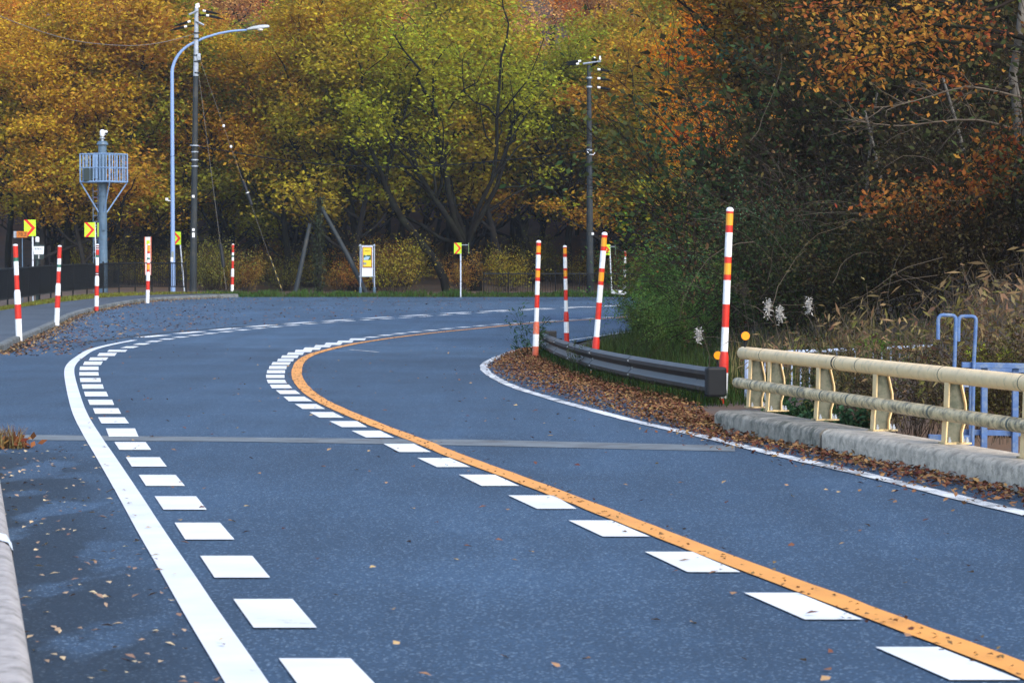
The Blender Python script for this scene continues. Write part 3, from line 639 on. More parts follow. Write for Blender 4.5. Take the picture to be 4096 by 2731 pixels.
for a, b, nb in (((-1, -1), (1, -1), 9), ((1, -1), (1, 1), 7), ((1, 1), (-1, 1), 8), ((-1, 1), (-1, -1), 7)):
    for i in range(nb):
        f = i / nb; u = (a[0] + (b[0] - a[0]) * f, a[1] + (b[1] - a[1]) * f)
        MB().tube([cpt(*u, z0), cpt(*u, z1)], .026 if i else .04, 6).build('baluster', M['cage'], t)
MB().box((-.62, -.35, (z0 + zm) / 2), (.5, .3, zm - z0 - .05)).build('cabinet', M['post_green'], t, bevel=.02)
MB().box((-.30, -.2, (z0 + z1) / 2 + .1), (.22, .18, z1 - z0 - .1)).build('conduit_box', M['cage'], t, bevel=.02)
for a in ((1, -1), (1, 1), (-1, -1)): MB().tube([cpt(*a, z0), Vector((.0, 0, mz(850))) + (cpt(*a, 0) - cc.xyz * 0).normalized() * .2], .035, 6).build('brace', M['cage'], t)
lx0, lx1, ly = -.48, -.24, .0
for x in (lx0, lx1): MB().tube([(x, ly, -.2), (x, ly, z0)], .02, 6).build('ladder_rail', M['mast'], t)
for i in range(17): MB().tube([(lx0, ly, .3 + i * .3), (lx1, ly, .3 + i * .3)], .012, 5).build('ladder_rung', M['cage'], t)
MB().box((.08, -.24, mz(908)), (.17, .08, .35)).build('junction_box', M['mast'], t, bevel=.01)

# ------------------------------------------------------------------ street lamp
Y = 132; k = Y / FPX; b0 = at(692, 1166, Y); t = thing('street_lamp', 'tall blue-grey street lamp with long curved arm', 'street lamp', (b0.x, Y, .15))
lp = [(120, 905), (124, 870), (133, 830), (150, 780), (172, 735), (200, 690), (235, 648), (280, 607), (330, 570), (430, 518), (550, 470), (700, 425), (850, 396), (950, 386), (1055, 380)]
P = [Vector((0, 0, -.3)), Vector((at(691, 900, Y).x - b0.x, 0, at(0, 900, Y).z - .15))] + [at(650 + x * .3189, y * .3189, Y) - Vector((b0.x, Y, .15)) for x, y in lp]
rad = [.125, .108] + list(np.linspace(.088, .05, len(lp)))
MB().tube(P, rad, 14).build('pole', M['lamp_steel'], t, 'auto')
e = P[-1]; L = 91 * k; hd = []
for f, a, up, dn in ((0, .07, .05, .05), (.08, .09, .08, .05), (.3, .15, .13, .06), (.55, .17, .16, .07), (.8, .15, .15, .05), (.95, .10, .12, .03), (1, .04, .07, -.02)):
    hd.append([(e.x + f * L, a * math.cos(q) * 1.0, e.z + .03 + f * L * .10 + (up if math.sin(q) > 0 else dn) * math.sin(q)) for q in np.linspace(0, 2 * math.pi, 15)[:-1]])
MB().add([p for r_ in hd for p in r_], [(i * 14 + j, i * 14 + (j + 1) % 14, (i + 1) * 14 + (j + 1) % 14, (i + 1) * 14 + j) for i in range(6) for j in range(14)] + [tuple(range(14))[::-1], tuple(84 + j for j in range(14))]).build('lamp_head', M['lamp_head'], t, True)
MB().lathe([(.05, -.10), (.14, -.06), (.17, 0.0)], 14, (e.x + .60 * L, 0, e.z + .045)).build('lamp_lens', M['lamp_lens'], t, True)
MB().box((-.28, 0, at(0, 797, Y).z - .15), (.13, .13, .13)).box((-.15, 0, at(0, 803, Y).z - .15), (.2, .04, .04)).build('light_sensor', M['white'], t)
MB().box((.0, -.118, at(0, 1020, Y).z - .15), (.12, .01, .35)).build('label_plate', M['print_grey'], t)
MB().box((-.03, -.121, at(0, 1038, Y).z - .15), (.12, .01, .22)).build('label_plate', M['white'], t)

# ------------------------------------------------------------------ utility poles and wires
def insul(t, p, d, L, bell=1.0):
    d = Vector(d).normalized(); p = Vector(p)
    MB().tube([p, p + d * .14], .058 * bell, 10).build('insulator', M['insulator'], t, 'auto')
    MB().tube([p + d * .16, p + d * (.16 + L * .6), p + d * (.16 + L)], [.075, .055, .012], 8).build('cable_sleeve', M['wire'], t, 'auto')
Y = 132; k = Y / FPX; b0 = at(772, 1165, Y); t = thing('utility_pole', 'tall utility pole with crossarms right of the street lamp', 'utility pole', (b0.x, Y, .15))
def up(px, py, dy=0): return at(px, py, Y + dy) - Vector((b0.x, Y, .15))
ztop, zmid = up(0, 34).z, up(0, 305).z; xt = up(786, 0).x; xm = up(783, 300).x
MB().tube([(0, 0, -.3), (xm * .5, 0, zmid * .5), (xm, 0, zmid)], [.19, .155, .13], 14).build('lower_shaft', M['pole_dark'], t, 'auto')
MB().tube([(xm, 0, zmid), (xt, 0, ztop)], [.132, .098], 14).build('upper_shaft', M['pole_pale'], t, 'auto')
for a, b in (((756, 60), (790, 44)), ((782, 84), (816, 102))):
    p, q = up(*a, -.15), up(*b, -.15); MB().tube([p, q], .05, 4).build('crossarm', M['pole_pale'], t)
for p, d, L in (((812, 44), (1, 0, -.2), .75), ((825, 62), (1, 0, -.22), .8), ((762, 86), (-1, 0, -.3), .75), ((748, 106), (-1, 0, -.25), .75)): insul(t, up(*p, -.2), d, L)
MB().tube([up(797, 62), up(826, 62, -.2)], .05, 6).tube([up(775, 104), up(746, 107, -.2)], .045, 6).build('jumper_cable', M['wire'], t)
for p in ((786, 34), (793, 31)): MB().lathe([(.07, 0), (.08, .06), (.05, .12), (.06, .18), (.03, .22)], 10, up(*p)).build('pin_insulator', M['insulator'], t, 'auto')
for py in (133, 155, 222, 247, 292, 583, 608, 640, 665): MB().lathe([(.165 if py < 300 else .185, -.03), (.165 if py < 300 else .185, .03)], 12, (xm * (1 - (py - 300) / 900) if py > 300 else xt, 0, up(0, py).z)).build('clamp_band', M['galv'] if py > 500 else M['pole_dark'], t, 'auto')
MB().box(up(796, 228, -.1), (.16, .14, .34)).build('terminal_box', M['galv'], t, bevel=.01)
MB().tube([up(760, 582, -.2), up(800, 586, -.2)], .02, 6).build('bracket', M['galv'], t)
for py, m_ in ((786, 'white'), (919, 'white'), (940, 'white')): MB().box((xm * .3, -.165, up(0, py).z), (.13, .01, .13 if py < 940 else .24)).build('tag_plate', M[m_], t)

Y2 = 131.6; b2 = at(2361, 1165, Y2); t2 = thing('utility_pole', 'dark utility pole behind the far fence, left of the thicket', 'utility pole', (b2.x, Y2, .2))
def u2(px, py, dy=0): return at(px, py, Y2 + dy) - Vector((b2.x, Y2, .2))
MB().tube([(0, 0, -.3), u2(2358, 700), u2(2356, 262)], [.195, .15, .10], 14).build('shaft', M['pole_dark'], t2, 'auto')
MB().tube([u2(2332, 256, -.2), u2(2404, 246, -.2)], .045, 4).build('crossarm', M['galv'], t2)
for p, d, L in (((2324, 245), (-1, 0, -.1), .65), ((2316, 256), (-1, 0, -.05), .55), ((2390, 278), (1, 0, -.15), .6), ((2390, 314), (1, 0, -.15), .6), ((2390, 350), (1, 0, -.15), .55)): insul(t2, u2(*p, -.2), d, L)
for p in ((2378, 243), (2400, 240)): MB().lathe([(.05, 0), (.06, .06), (.035, .11), (.045, .16), (.02, .19)], 10, u2(*p, -.2)).build('pin_insulator', M['insulator'], t2, 'auto')
for py in (312, 348, 600): MB().lathe([(.15, -.04), (.15, .04)], 12, u2(2357, py)).build('clamp_band', M['galv'], t2, 'auto')
MB().tube([u2(2349, 606, -.2), u2(2358, 618, -.25), u2(2372, 620, -.25), u2(2380, 612, -.2)], .02, 6).build('cable_loop', M['insulator'], t2)
MB().box(u2(2371, 935, -.2), (.12, .02, .12)).build('tag_plate', M['white'], t2)

# old ivy-clad pole with two prop poles
Y3 = 131.6; b3 = at(1274, 1172, Y3); t3 = thing('propped_pole', 'old ivy-wrapped wooden pole held by two slanting prop poles', 'pole', (b3.x, Y3, .1))
def u3(px, py, dy=0): return at(px, py, Y3 + dy) - Vector((b3.x, Y3, .1))
MB().tube([u3(1274, 1190), u3(1277, 1000), u3(1276, 790)], [.15, .13, .10], 10).build('shaft', M['bark'], t3, 'auto')
MB().tube([u3(1180, 1180, -.6), u3(1240, 895)], [.13, .10], 10).build('prop_pole', M['pole_dark'], t3, 'auto')
MB().tube([u3(1466, 1176, -.8), u3(1390, 1020, -.4), u3(1285, 830)], [.125, .12, .10], 10).build('prop_pole', M['pole_dark'], t3, 'auto')
rg = np.random.default_rng(11); tt = rg.random(1500); P = np.stack([np.interp(tt, [0, 1], [u3(1274, 1180).x, u3(1276, 800).x]) + rg.normal(0, .14, 1500), rg.normal(0, .14, 1500), np.interp(tt, [0, 1], [0, u3(0, 790).z])], 1)
o = link('ivy', big_mesh('ivy', *leaves(rg, P, .12, .09, .1)[:2], M['ivy'], {'rnd': np.repeat(rg.random(1500), 4)}), t3); o.color = (.05, .06, .03, 1)

def wire(label, pts, r=.014, m='wire'):
    c = catmull([tuple(p) for p in pts], 2.0); o = MB().tube([Vector(p) - pts[0] for p in c], r, 5).build('overhead_wire', M[m], None); o.location = pts[0]
    return tag(o, label, 'wire')
wire('pale overhead wire sagging from the left edge to the tall utility pole', [at(*p) for p in ((-150, -12, 118), (0, 65, 120), (110, 108, 121.5), (230, 147, 123), (350, 172, 125), (520, 184, 128), (640, 172, 129.5), (740, 148, 131), (778, 136, 131.9))], .016, 'wire_pale')
wire('thick dark cable sagging between the two utility poles', [at(*p, 131.6) for p in ((788, 586), (875, 600), (980, 617), (1100, 637), (1300, 658), (1500, 667), (1640, 668), (1800, 660), (2000, 643), (2200, 622), (2357, 602))], .028)
wire('thin wire low across the trees above the poster board', [at(*p, 131.4) for p in ((1280, 796), (1600, 812), (2000, 824), (2356, 828))], .012)
wire('thin brown wire at the left edge dipping behind the camera mast', [at(*p, 131.4) for p in ((-100, 730), (60, 722), (190, 705), (400, 680), (760, 612))], .010)
a, b = at(795, 224, 131.8), at(1135, 1180, 129.5)
tg = thing('guy_wire', 'guy wire with black sleeve and striped guard from the tall utility pole', 'guy wire', b); a = a - b
MB().tube([a, Vector((0, 0, -.1))], .006, 6).build('strand', M['wire_pale'], tg)
def gp(py): return a * ((1180 - py) / (1180 - 224))
MB().tube([gp(727), gp(824)], .085, 10).build('sleeve', M['black_plastic'], tg, 'auto')
MB().tube([gp(774), gp(777)], .09, 10).build('sleeve_band', M['white'], tg)
for py in (507, 590): MB().lathe([(.03, -.07), (.06, -.04), (.065, .02), (.03, .07)], 10, gp(py)).build('insulator', M['insulator'], tg, 'auto')
for i in range(10): MB().tube([gp(1027 + i * 14), gp(1027 + i * 14 + 13.5)], .02, 8).build('stripe', M['dull_yellow'] if i % 2 == 0 else M['black_plastic'], tg)
a, b = at(795, 300, 131.8), at(905, 1150, 130); tg = thing('guy_wire', 'second guy wire with a low black sleeve beside the utility pole', 'guy wire', b); a = a - b
MB().tube([a, Vector((0, 0, -.1))], .008, 6).build('strand', M['wire_pale'], tg)
def gp(py): return a * ((1150 - py) / 850)
MB().tube([gp(978), gp(1070)], .09, 10).build('sleeve', M['black_plastic'], tg, 'auto')

# ------------------------------------------------------------------ fences
def fence(name, label, posts, ztop, zlow, panels_m=.115, pr=.035):
    b = posts[0]; t = thing(name, label, 'fence', (b[0], b[1], b[2]))
    Q = [Vector(p) - Vector(b) for p in posts]; zt = ztop - b[2]; zl = zlow - b[2]
    for q in Q: MB().tube([(q.x, q.y, q.z - .3), (q.x, q.y, zt + .04)], pr, 8).lathe([(pr * 1.3, zt + .04), (pr * 1.3, zt + .08), (pr * .5, zt + .11)], 8, (q.x, q.y, 0)).build('post', M['black_fence'], t, 'auto')
    for z, rr in ((zt, .034), (zl, .028)): MB().tube([(q.x, q.y - .02, z) for q in Q], rr, 6).build('rail', M['fence_rail'], t, 'auto')
    for q, s_ in zip(Q[:-1], Q[1:]):
        n = max(3, int((s_ - q).length / panels_m)); m = MB()
        for i in range(1, n): f = i / n; p = q.lerp(s_, f); m.box((p.x, p.y, (zt + zl) / 2), (.022, .045, zt - zl))
        o = m.build('baluster_panel', M['black_fence'], t); o['kind'] = 'stuff'
    return t
fp = [(-18.2, 84), (-18.7, 90), (-19.1, 95.5)] + [((x - 2048) / FPX * z, z) for x, z in ((30, 100.7), (114, 106), (158, 110), (203, 113.5), (245, 117), (292, 120), (348, 123), (413, 126), (476, 128.3), (541, 129.6), (608, 130), (677, 129.6), (744, 128.8))]
fence('pavement_fence', 'black metal railing curving along the back of the pavement', [(x, z, .18) for x, z in fp], 1.64, .48)
fence('verge_fence', 'black metal railing on the far verge behind the snow poles', [(at(px, 1178, 131).x, 131 + .02 * i, .12) for i, px in enumerate((1935, 2033, 2130, 2222, 2318, 2412, 2506, 2600, 2700))], at(2000, 1095, 131).z, at(2000, 1172, 131).z, .12, .03)
# white balustrade beside the stream, beyond the bridge railing
t = thing('stream_railing', 'pale blue-white railing below the bank behind the cream bridge rail', 'railing', (3.0, 33.2, -.35))
def sr(px, f): 
    p = at(px, 1425, 33.2 + f * 4.2); return Vector((p.x - 3.0, p.y - 33.2, 0))
zt = 1.55
for k_ in range(34):
    px = 2987 + k_ * 36; q = sr(px, k_ / 33); MB().tube([(q.x, q.y, -.5), (q.x, q.y, zt)], .011 if k_ else .03, 6).build('baluster' if k_ else 'post', M['pale_rail'], t)
q0, q1 = sr(2987, 0), sr(2987 + 33 * 36, 1)
MB().tube([(q0.x, q0.y, zt), (q1.x, q1.y, zt)], .024, 8).build('rail', M['pale_rail'], t, 'auto')
MB().tube([(q0.x, q0.y, .35), (q1.x, q1.y, .35)], .02, 8).build('rail', M['pale_rail'], t, 'auto')

# ------------------------------------------------------------------ bridge kerb and cream railing
KH = .22
kf = [(3.81 + (19.45 - y) * .214, y) for y in (-6, 2, 10, 14, 18)]
kf = [gnd(*p, KH) for p in ((4096, 1856), (3571, 1768), (3268, 1715), (2858, 1641))]
k0, k1 = np.array((kf[0].x, kf[0].y)), np.array((kf[-1].x, kf[-1].y)); kd = (k1 - k0) / np.linalg.norm(k1 - k0); kn = np.array((kd[1], -kd[0]))  # along (away), outward right
Ltot = float(np.linalg.norm(k1 - k0)); sj = float(np.dot(np.array((kf[2].x, kf[2].y)) - k0, kd))
def kpt(s_, off, dz): p = k0 + kd * s_ + kn * off; return (p[0], p[1], Rf(p[1]) + dz)
SECK = [(0, -.3), (0, KH - .05), (.02, KH - .02), (.06, KH), (.44, KH), (.46, KH - .02), (.46, -2.2)]
def kerb_run(name, label, s0, s1, m):
    o = thing(name, label, 'kerb', kpt(s0, 0, 0)); n_ = max(2, int((s1 - s0) / 1.0))
    base = Vector(kpt(s0, 0, 0)); mb = MB(); path = [kpt(s0 + (s1 - s0) * i / n_, 0, 0) for i in range(n_ + 1)]
    mb.sweep([Vector(p) - base for p in path], SECK); b_ = mb.build('kerb_body', M[m], o, 'auto'); return o
kerb_run('bridge_kerb', 'dark weathered concrete kerb at the end of the cream railing', sj + .03, Ltot, 'concrete_dark')
kr = kerb_run('bridge_kerb', 'paler concrete kerb under the near part of the cream railing', -16, sj - .03, 'concrete')
tj = thing('kerb_joint', 'dark rubber expansion joint between the two bridge kerb lengths', 'joint', kpt(sj, 0, 0)); MB().sweep([Vector(kpt(sj + d, 0, 0)) - Vector(kpt(sj, 0, 0)) for d in (-.032, .032)], [(.012, -.3), (.012, KH - .06), (.07, KH - .015), (.43, KH - .015), (.43, -.5)]).build('rubber_strip', M['black_plastic'], tj)
pp = [gnd(px, py, KH) for px, py in ((2990, 1631), (3072, 1645), (3262, 1681), (3486, 1723), (3755, 1776), (4088, 1834))]
r0, r1 = np.array((pp[-1].x, pp[-1].y)), np.array((pp[0].x, pp[0].y)); rd = (r1 - r0) / np.linalg.norm(r1 - r0); rn = np.array((rd[1], -rd[0])); r0 = r0 + rn * .06
def rabs(s_, off, dz): p = r0 + rd * s_ + rn * off; return Vector((p[0], p[1], Rf(p[1]) + KH + dz))
rb = rabs(0, 0, 0); rl = thing('bridge_railing', 'cream-painted two-rail bridge railing stained with mould', 'railing', rb)
def rpt(s_, off, dz): return rabs(s_, off, dz) - rb
ps = [float(np.dot(np.array((p.x, p.y)) - r0, rd)) for p in pp]; ps += [ps[-1] - 1.8 * i for i in range(1, 8)]
def lp(s_, a, off, z): return rpt(s_ + a, off, z)
for j, s_ in enumerate(ps):
    # front flange (road side), web, curved back flange, foot plate
    H_ = .515
    mb = MB(); V = []
    for z, o_ in ((0, -.06), (.12, -.055), (.30, -.04), (H_, -.035)):
        for a, b in ((-.055, 0), (.055, 0), (.055, .012), (-.055, .012)): V.append(lp(s_, a, o_ + b, z))
    mb.add(V, [(i * 4 + q, i * 4 + (q + 1) % 4, i * 4 + 4 + (q + 1) % 4, i * 4 + 4 + q) for i in range(3) for q in range(4)] + [(3, 2, 1, 0), (12, 13, 14, 15)]); mb.build('front_flange', M['cream'], rl)
    mb = MB(); V = []
    for z, o0, o1 in ((0, -.05, .085), (.10, -.045, .085), (.22, -.04, .12), (.34, -.03, .115), (H_, -.025, .075)):
        for a, o_ in ((-.006, o0), (-.006, o1), (.006, o1), (.006, o0)): V.append(lp(s_, a, o_, z))
    mb.add(V, [(i * 4 + q, i * 4 + (q + 1) % 4, i * 4 + 4 + (q + 1) % 4, i * 4 + 4 + q) for i in range(4) for q in range(4)] + [(3, 2, 1, 0), (16, 17, 18, 19)]); mb.build('web', M['post_dirty'], rl)
    mb = MB(); V = []
    for z, o1 in ((0, .085), (.10, .085), (.22, .12), (.34, .115), (H_, .075)):
        for a, b in ((-.05, 0), (.05, 0), (.05, .01), (-.05, .01)): V.append(lp(s_, a, o1 + b, z))
    mb.add(V, [(i * 4 + q, i * 4 + (q + 1) % 4, i * 4 + 4 + (q + 1) % 4, i * 4 + 4 + q) for i in range(4) for q in range(4)] + [(3, 2, 1, 0), (16, 17, 18, 19)]); mb.build('back_flange', M['cream'], rl)
    V = [lp(s_, a, o_, z) for z in (0.002, .016) for a, o_ in ((-.08, -.075), (.08, -.075), (.08, .16), (-.08, .16))]
    MB().add(V, [(0, 3, 2, 1), (4, 5, 6, 7), (0, 1, 5, 4), (1, 2, 6, 5), (2, 3, 7, 6), (3, 0, 4, 7)]).build('foot_plate', M['cream_dirty'], rl)
    for a, o_ in ((-.035, -.02), (-.05, .13), (.05, .13)):
        MB().lathe([(.016, .016), (.016, .04), (.009, .042), (.009, .06)], 6, lp(s_, a, o_, 0)).build('bolt', M['galv'], rl)
sA = ps[0] + .42; sB = -14
ss = np.linspace(sA, sB, 40)
MB().tube([lp(sA + .03, 0, .005, .575), lp(sA + .02, 0, .005, .575)] + [lp(q, 0, .005, .575) for q in ss], [.04, .062] + [.07] * 40, 20).build('top_rail', M['cream'], rl, 'auto')
MB().tube([lp(sA - .17, 0, -.115, .262), lp(sA - .18, 0, -.115, .262)] + [lp(q - .2, 0, -.115, .262) for q in ss], [.03, .05] + [.057] * 40, 18).build('bottom_rail', M['cream_dirty'], rl, 'auto')
for q in (ps[2] - .62, ps[3] + .52, ps[4] + .15, ps[5] + .1, ps[1] + .3): MB().tube([lp(q - .008, 0, .005, .575), lp(q + .008, 0, .005, .575)], .0712, 20).build('rail_joint', M['post_dirty'], rl, 'auto')
for q in (ps[3] + .45, ps[2] + .25, ps[2] - .5, ps[4] + .1, ps[1] + .25, ps[5] + .05): MB().tube([lp(q - .02, 0, -.115, .262), lp(q + .02, 0, -.115, .262)], .0582, 18).build('rail_joint', M['post_dirty'], rl, 'auto')
MB().tube([lp(ps[2] - .55, 0, .005, .575), lp(ps[2] - .515, 0, .005, .575)], .0722, 20).build('tape_band', M['black_plastic'], rl)
def delineator(label, px, py, rpx, Y, zb):
    c = at(px, py, Y); r = rpx * Y / FPX; t = thing('round_reflector', label, 'reflector', (c.x, Y, zb), 0, 'amber reflectors by the railing'); h = c.z - zb
    MB().tube([(0, .02, 0), (0, .02, h)], .014, 8).build('stalk', M['black_plastic'], t)
    hs = MB().tube([(0, -.022, h), (0, .012, h)], r * 1.08, 20).build('housing', M['black_plastic'], t, 'auto')
    MB().tube([(0, -.034, h), (0, -.02, h)], [r * .96, r], 20).build('lens', M['reflector'], hs, 'auto'); return t
Yr = r0[1] + rd[1] * (ps[0] + .1); zr = float(R(Yr)) + KH + .575 + .07
delineator('round amber reflector standing on the end of the cream top rail', 2981, 1343, 17.5, Yr, zr)

# ------------------------------------------------------------------ guard rail
GP = catmull([(2.50, 32.9), (2.02, 36), (1.60, 39.2), (1.22, 43), (.93, 47.5), (.72, 52), (.61, 55)], .5)
gr = thing('guard_rail', 'dark brown steel guard rail at the inside of the bend', 'guard rail', (2.50, 32.9, Rf(32.9))); gb = Vector((2.50, 32.9, Rf(32.9)))
WS = [(.0, .13), (-.012, .135), (-.06, .185), (-.06, .235), (-.012, .285), (.0, .31), (-.012, .335), (-.06, .385), (-.06, .435), (-.012, .475), (0, .48), (.004, .478), (-.006, .472), (-.054, .432), (-.054, .388), (-.006, .338), (.006, .31), (-.006, .282), (-.054, .232), (-.054, .188), (-.006, .138)]
gs = resamp(GP, 61); cuts = [0, 14, 25, 35, 44, 52, 60]
for a, b in zip(cuts[:-1], cuts[1:]):
    path = [Vector((p[0], p[1], Rf(p[1]))) - gb for p in gs[a:b + 1]]
    d = (path[1] - path[0]) * .02; path[0] = path[0] + d; o = MB().sweep(path, WS).build('beam', M['brown_steel'], gr, 'auto')
for a in cuts[1:-1]:
    p = Vector((*gs[a], Rf(gs[a][1]))) - gb; q = Vector((*gs[a + 1], Rf(gs[a + 1][1]))) - gb; d = (q - p).normalized()
    MB().sweep([p - d * .02, p + d * .015], [(x - .005 if i < 11 else x, z) for i, (x, z) in enumerate(WS)]).build('beam_lap', M['black_plastic'], gr)
    rt = Vector((d.y, -d.x, 0))
    for s_ in (-.10, -.05):
        for z, off in ((.41, -.064), (.31, -.004), (.21, -.064)): 
            c_ = p + d * s_ + rt * (off - .002); MB().box((c_.x, c_.y, c_.z + z), (.014, .014, .026)).build('bolt', M['bolt'], gr)
for f in (2, 15, 26, 36, 47, 58):
    p = Vector((*gs[f], Rf(gs[f][1]))) - gb; MB().tube([(p.x + .10, p.y + .03, -.5 + p.z), (p.x + .10, p.y + .03, p.z + .45)], .065, 12).build('post', M['black_plastic'], gr, 'auto')
    MB().box((p.x + .05, p.y + .015, p.z + .31), (.11, .07, .10)).build('spacer_block', M['black_plastic'], gr)
e0 = Vector((*gs[0], Rf(gs[0][1]))) - gb; dd = Vector((gs[0][0] - gs[1][0], gs[0][1] - gs[1][1], 0)).normalized(); rt = Vector((-dd.y, dd.x, 0))
rq = Matrix((rt, -dd, Vector((0, 0, 1)))).transposed()
MB().box(e0 + dd * .06 + rt * .055 + Vector((0, 0, .302)), (.26, .15, .375), rq).build('end_wing', M['black_plastic'], gr, bevel=.03)
e1 = Vector((*gs[-1], Rf(gs[-1][1]))) - gb; MB().box((e1.x + .16, e1.y + .02, e1.z + .32), (.34, .05, .36)).build('end_wing', M['brown_steel'], gr, bevel=.02)
p = at(2865, 1420, 34.6); delineator('round amber reflector half hidden by the tallest snow pole', 2871, 1421, 17, 34.2, Rf(34) + .3)

# ------------------------------------------------------------------ near left kerb wall
t = thing('deck_kerb', 'pale concrete kerb at the lower left corner of the bridge', 'kerb', (-1.55, 8, Rf(8)))
def lk(y): return -1.6 - (y - 8.73) * .2087
b0 = Vector((-1.55, 8, Rf(8)))
SECL = [(0, -.4), (0, .19), (-.012, .225), (-.04, .245), (-.06, .25), (-.55, .25), (-.55, -.4)]
cuts = [1.5, 7.0, 13.6, 19.5, 23.6]
for a, b in zip(cuts[:-1], cuts[1:]):
    MB().sweep([Vector((lk(y), y, Rf(y))) - b0 for y in np.linspace(a + .012, b - .012, 6)], SECL).build('kerb_block', M['concrete_pale'], t, 'auto')
MB().sweep([Vector((lk(y), y, Rf(y))) - b0 for y in (13.4, 13.8)], [(.006, -.3), (.006, .20), (-.02, .245), (-.06, .258), (-.55, .258)], False).build('joint_cover', M['board_white'], t)

# ------------------------------------------------------------------ blue steel frame beyond the railing
YB = 24.0; kB = YB / FPX
def zb4(x, y, dy=0): return at(3500 + x * .4464, 1200 + y * .4464, YB + dy)
bb = zb4(860, 1300); t = thing('blue_ladder_frame', 'faded blue steel frame with two hooked handrails beyond the railing', 'ladder', (bb.x, bb.y, bb.z - 1)); ob = Vector((bb.x, bb.y, bb.z - 1))
def hook(pts, dy): return [zb4(x, y, dy) - ob for x, y in pts]
MB().tube(hook([(565, 352), (566, 180), (572, 155), (590, 138), (612, 134), (685, 137), (707, 142), (721, 158), (725, 180), (712, 600), (700, 1250)], 0), .0175, 10).build('handrail', M['blue_steel'], t, 'auto')
MB().tube(hook([(746, 370), (750, 190), (757, 163), (775, 147), (798, 146), (868, 146), (890, 152), (903, 168), (905, 190), (884, 600), (872, 1300)], .25), .0175, 10).build('handrail', M['blue_steel'], t, 'auto')
def beam(a, b, w, nm, m='blue_steel', dy=0, d2=None):
    p, q = zb4(*a, dy) - ob, zb4(*b, dy if d2 is None else d2) - ob; ax = q - p; r3 = ax.to_track_quat('X', 'Z').to_matrix()
    return MB().box((p + q) / 2, (ax.length, w, w), r3).build(nm, M[m], t, bevel=.004)
beam((778, 580), (1700, 598), .05, 'top_beam', dy=.3); beam((900, 620), (1700, 640), .045, 'top_beam', dy=.9)
for x in (862, 980, 1258): beam((x, 600), (x - 8, 1700), .055 if x > 900 else .035, 'upright', dy=.35)
beam((795, 770), (780, 1700), .02, 'upright', dy=.9); beam((885, 850), (875, 1700), .022, 'upright', dy=.9)
beam((740, 1180), (1700, 1205), .05, 'lower_beam', dy=.4); beam((480, 1232), (840, 1240), .06, 'lower_beam', dy=.2)
beam((740, 768), (860, 772), .02, 'rung', 'pale_rail', dy=.5)

# white slab lying on the far roadside
p = gnd(2475, 1180); t = MB().box((0, 0, .1), (.75, .5, .10), Matrix.Rotation(.12, 3, 'Y') @ Matrix.Rotation(.25, 3, 'X')).build('fallen_slab', M['white'], None, bevel=.03); t.location = (at(2475, 1172, 128).x, 128, .12)
tag(t, 'white slab lying on the far roadside left of the thicket', 'slab')

# ------------------------------------------------------------------ vegetation: trees
YG, GOLD, ORANGE, RUST, GREEN, BROWN, PALE = (.36, .30, .022), (.58, .28, .026), (.68, .25, .036), (.52, .20, .045), (.10, .15, .025), (.15, .085, .035), (.64, .345, .12)
SPEC = [dict(H=16, r0=.26, fork=.42, nl=4, spread=.75, lean=(.05, 0), npt=12), dict(H=17, r0=.24, fork=.80, leader=12, spread=.9, lean=(-.04, .03), npt=14), dict(H=15, r0=.24, fork=.36, nl=5, spread=.85, lean=(.1, 0), npt=11),
        dict(H=14, r0=.24, fork=.50, nl=3, spread=.7, lean=(-.42, 0), npt=13), dict(H=18, r0=.25, fork=.82, leader=13, spread=.8, lean=(0, 0), npt=13), dict(H=15, r0=.36, fork=.20, nl=5, spread=1.1, lean=(.0, 0), bend=.17, npt=12),
        dict(H=14, r0=.18, fork=.80, leader=10, spread=.9, lean=(.08, 0), npt=14)]
PROTO = []
for q, sp_ in enumerate(SPEC):
    tr, cr_ = tree_meshes(100 + q, **sp_)
    PROTO.append((big_mesh('trunk', *tr, M['bark'], smooth=True), big_mesh('crown', cr_[0], cr_[1], M['leaf'], {'rnd': cr_[2]})))
# lean, wide-open young trees for the shaded edge and thin poles of the understorey
tr, cr_ = tree_meshes(131, H=13, r0=.17, fork=.85, leader=11, spread=.85, lean=(.04, 0), npt=13, leaf=.23, f0=.13)
PROTO.append((big_mesh('trunk', *tr, M['bark_grey'], smooth=True), big_mesh('crown', cr_[0], cr_[1], M['leaf'], {'rnd': cr_[2]})))
def place_tree(name, label, x, y, v, scale, rz, col, group, lean=None, sz=None):
    rt = thing(name, label, 'tree', (x, y, Gf(x, y)), rz, group); rt.scale = (scale, scale, sz or scale)
    if lean: rt.rotation_euler = (lean[1], lean[0], rz)
    a = link('trunk', PROTO[v][0], rt); b = link('crown', PROTO[v][1], rt); b.color = (col[0] * (.90 if col[2] < .08 and group == 'trees at the edge of the wood behind the road' else 1), col[1], col[2], 1); return rt
def tx(px, Y): return (px - CX) / FPX * Y
LAND = [(60, 'behind the kilometre marker'), (300, 'left of the camera mast'), (520, 'right of the camera mast'), (720, 'behind the street lamp'), (900, 'right of the tall utility pole'), (1100, 'beside the guy wire'), (1330, 'behind the propped pole'), (1560, 'behind the poster board'), (1750, 'left of the lone chevron sign'), (1950, 'behind the lone chevron sign'), (2180, 'left of the dark utility pole'), (2460, 'behind the dark utility pole'), (2750, 'left of the thicket'), (9999, 'above the thicket')]
def where(x, y):
    px = CX + x / y * FPX
    return next(l for q_, l in LAND if px < q_)
def hue_word(c): g_ = c[1] / c[0]; return 'yellow-green' if g_ > .74 else 'golden' if g_ > .5 and c[2] < .08 else 'pale orange' if c[2] > .08 else 'orange' if c[0] > .45 else 'rusty'
gF = 'trees at the edge of the wood behind the road'
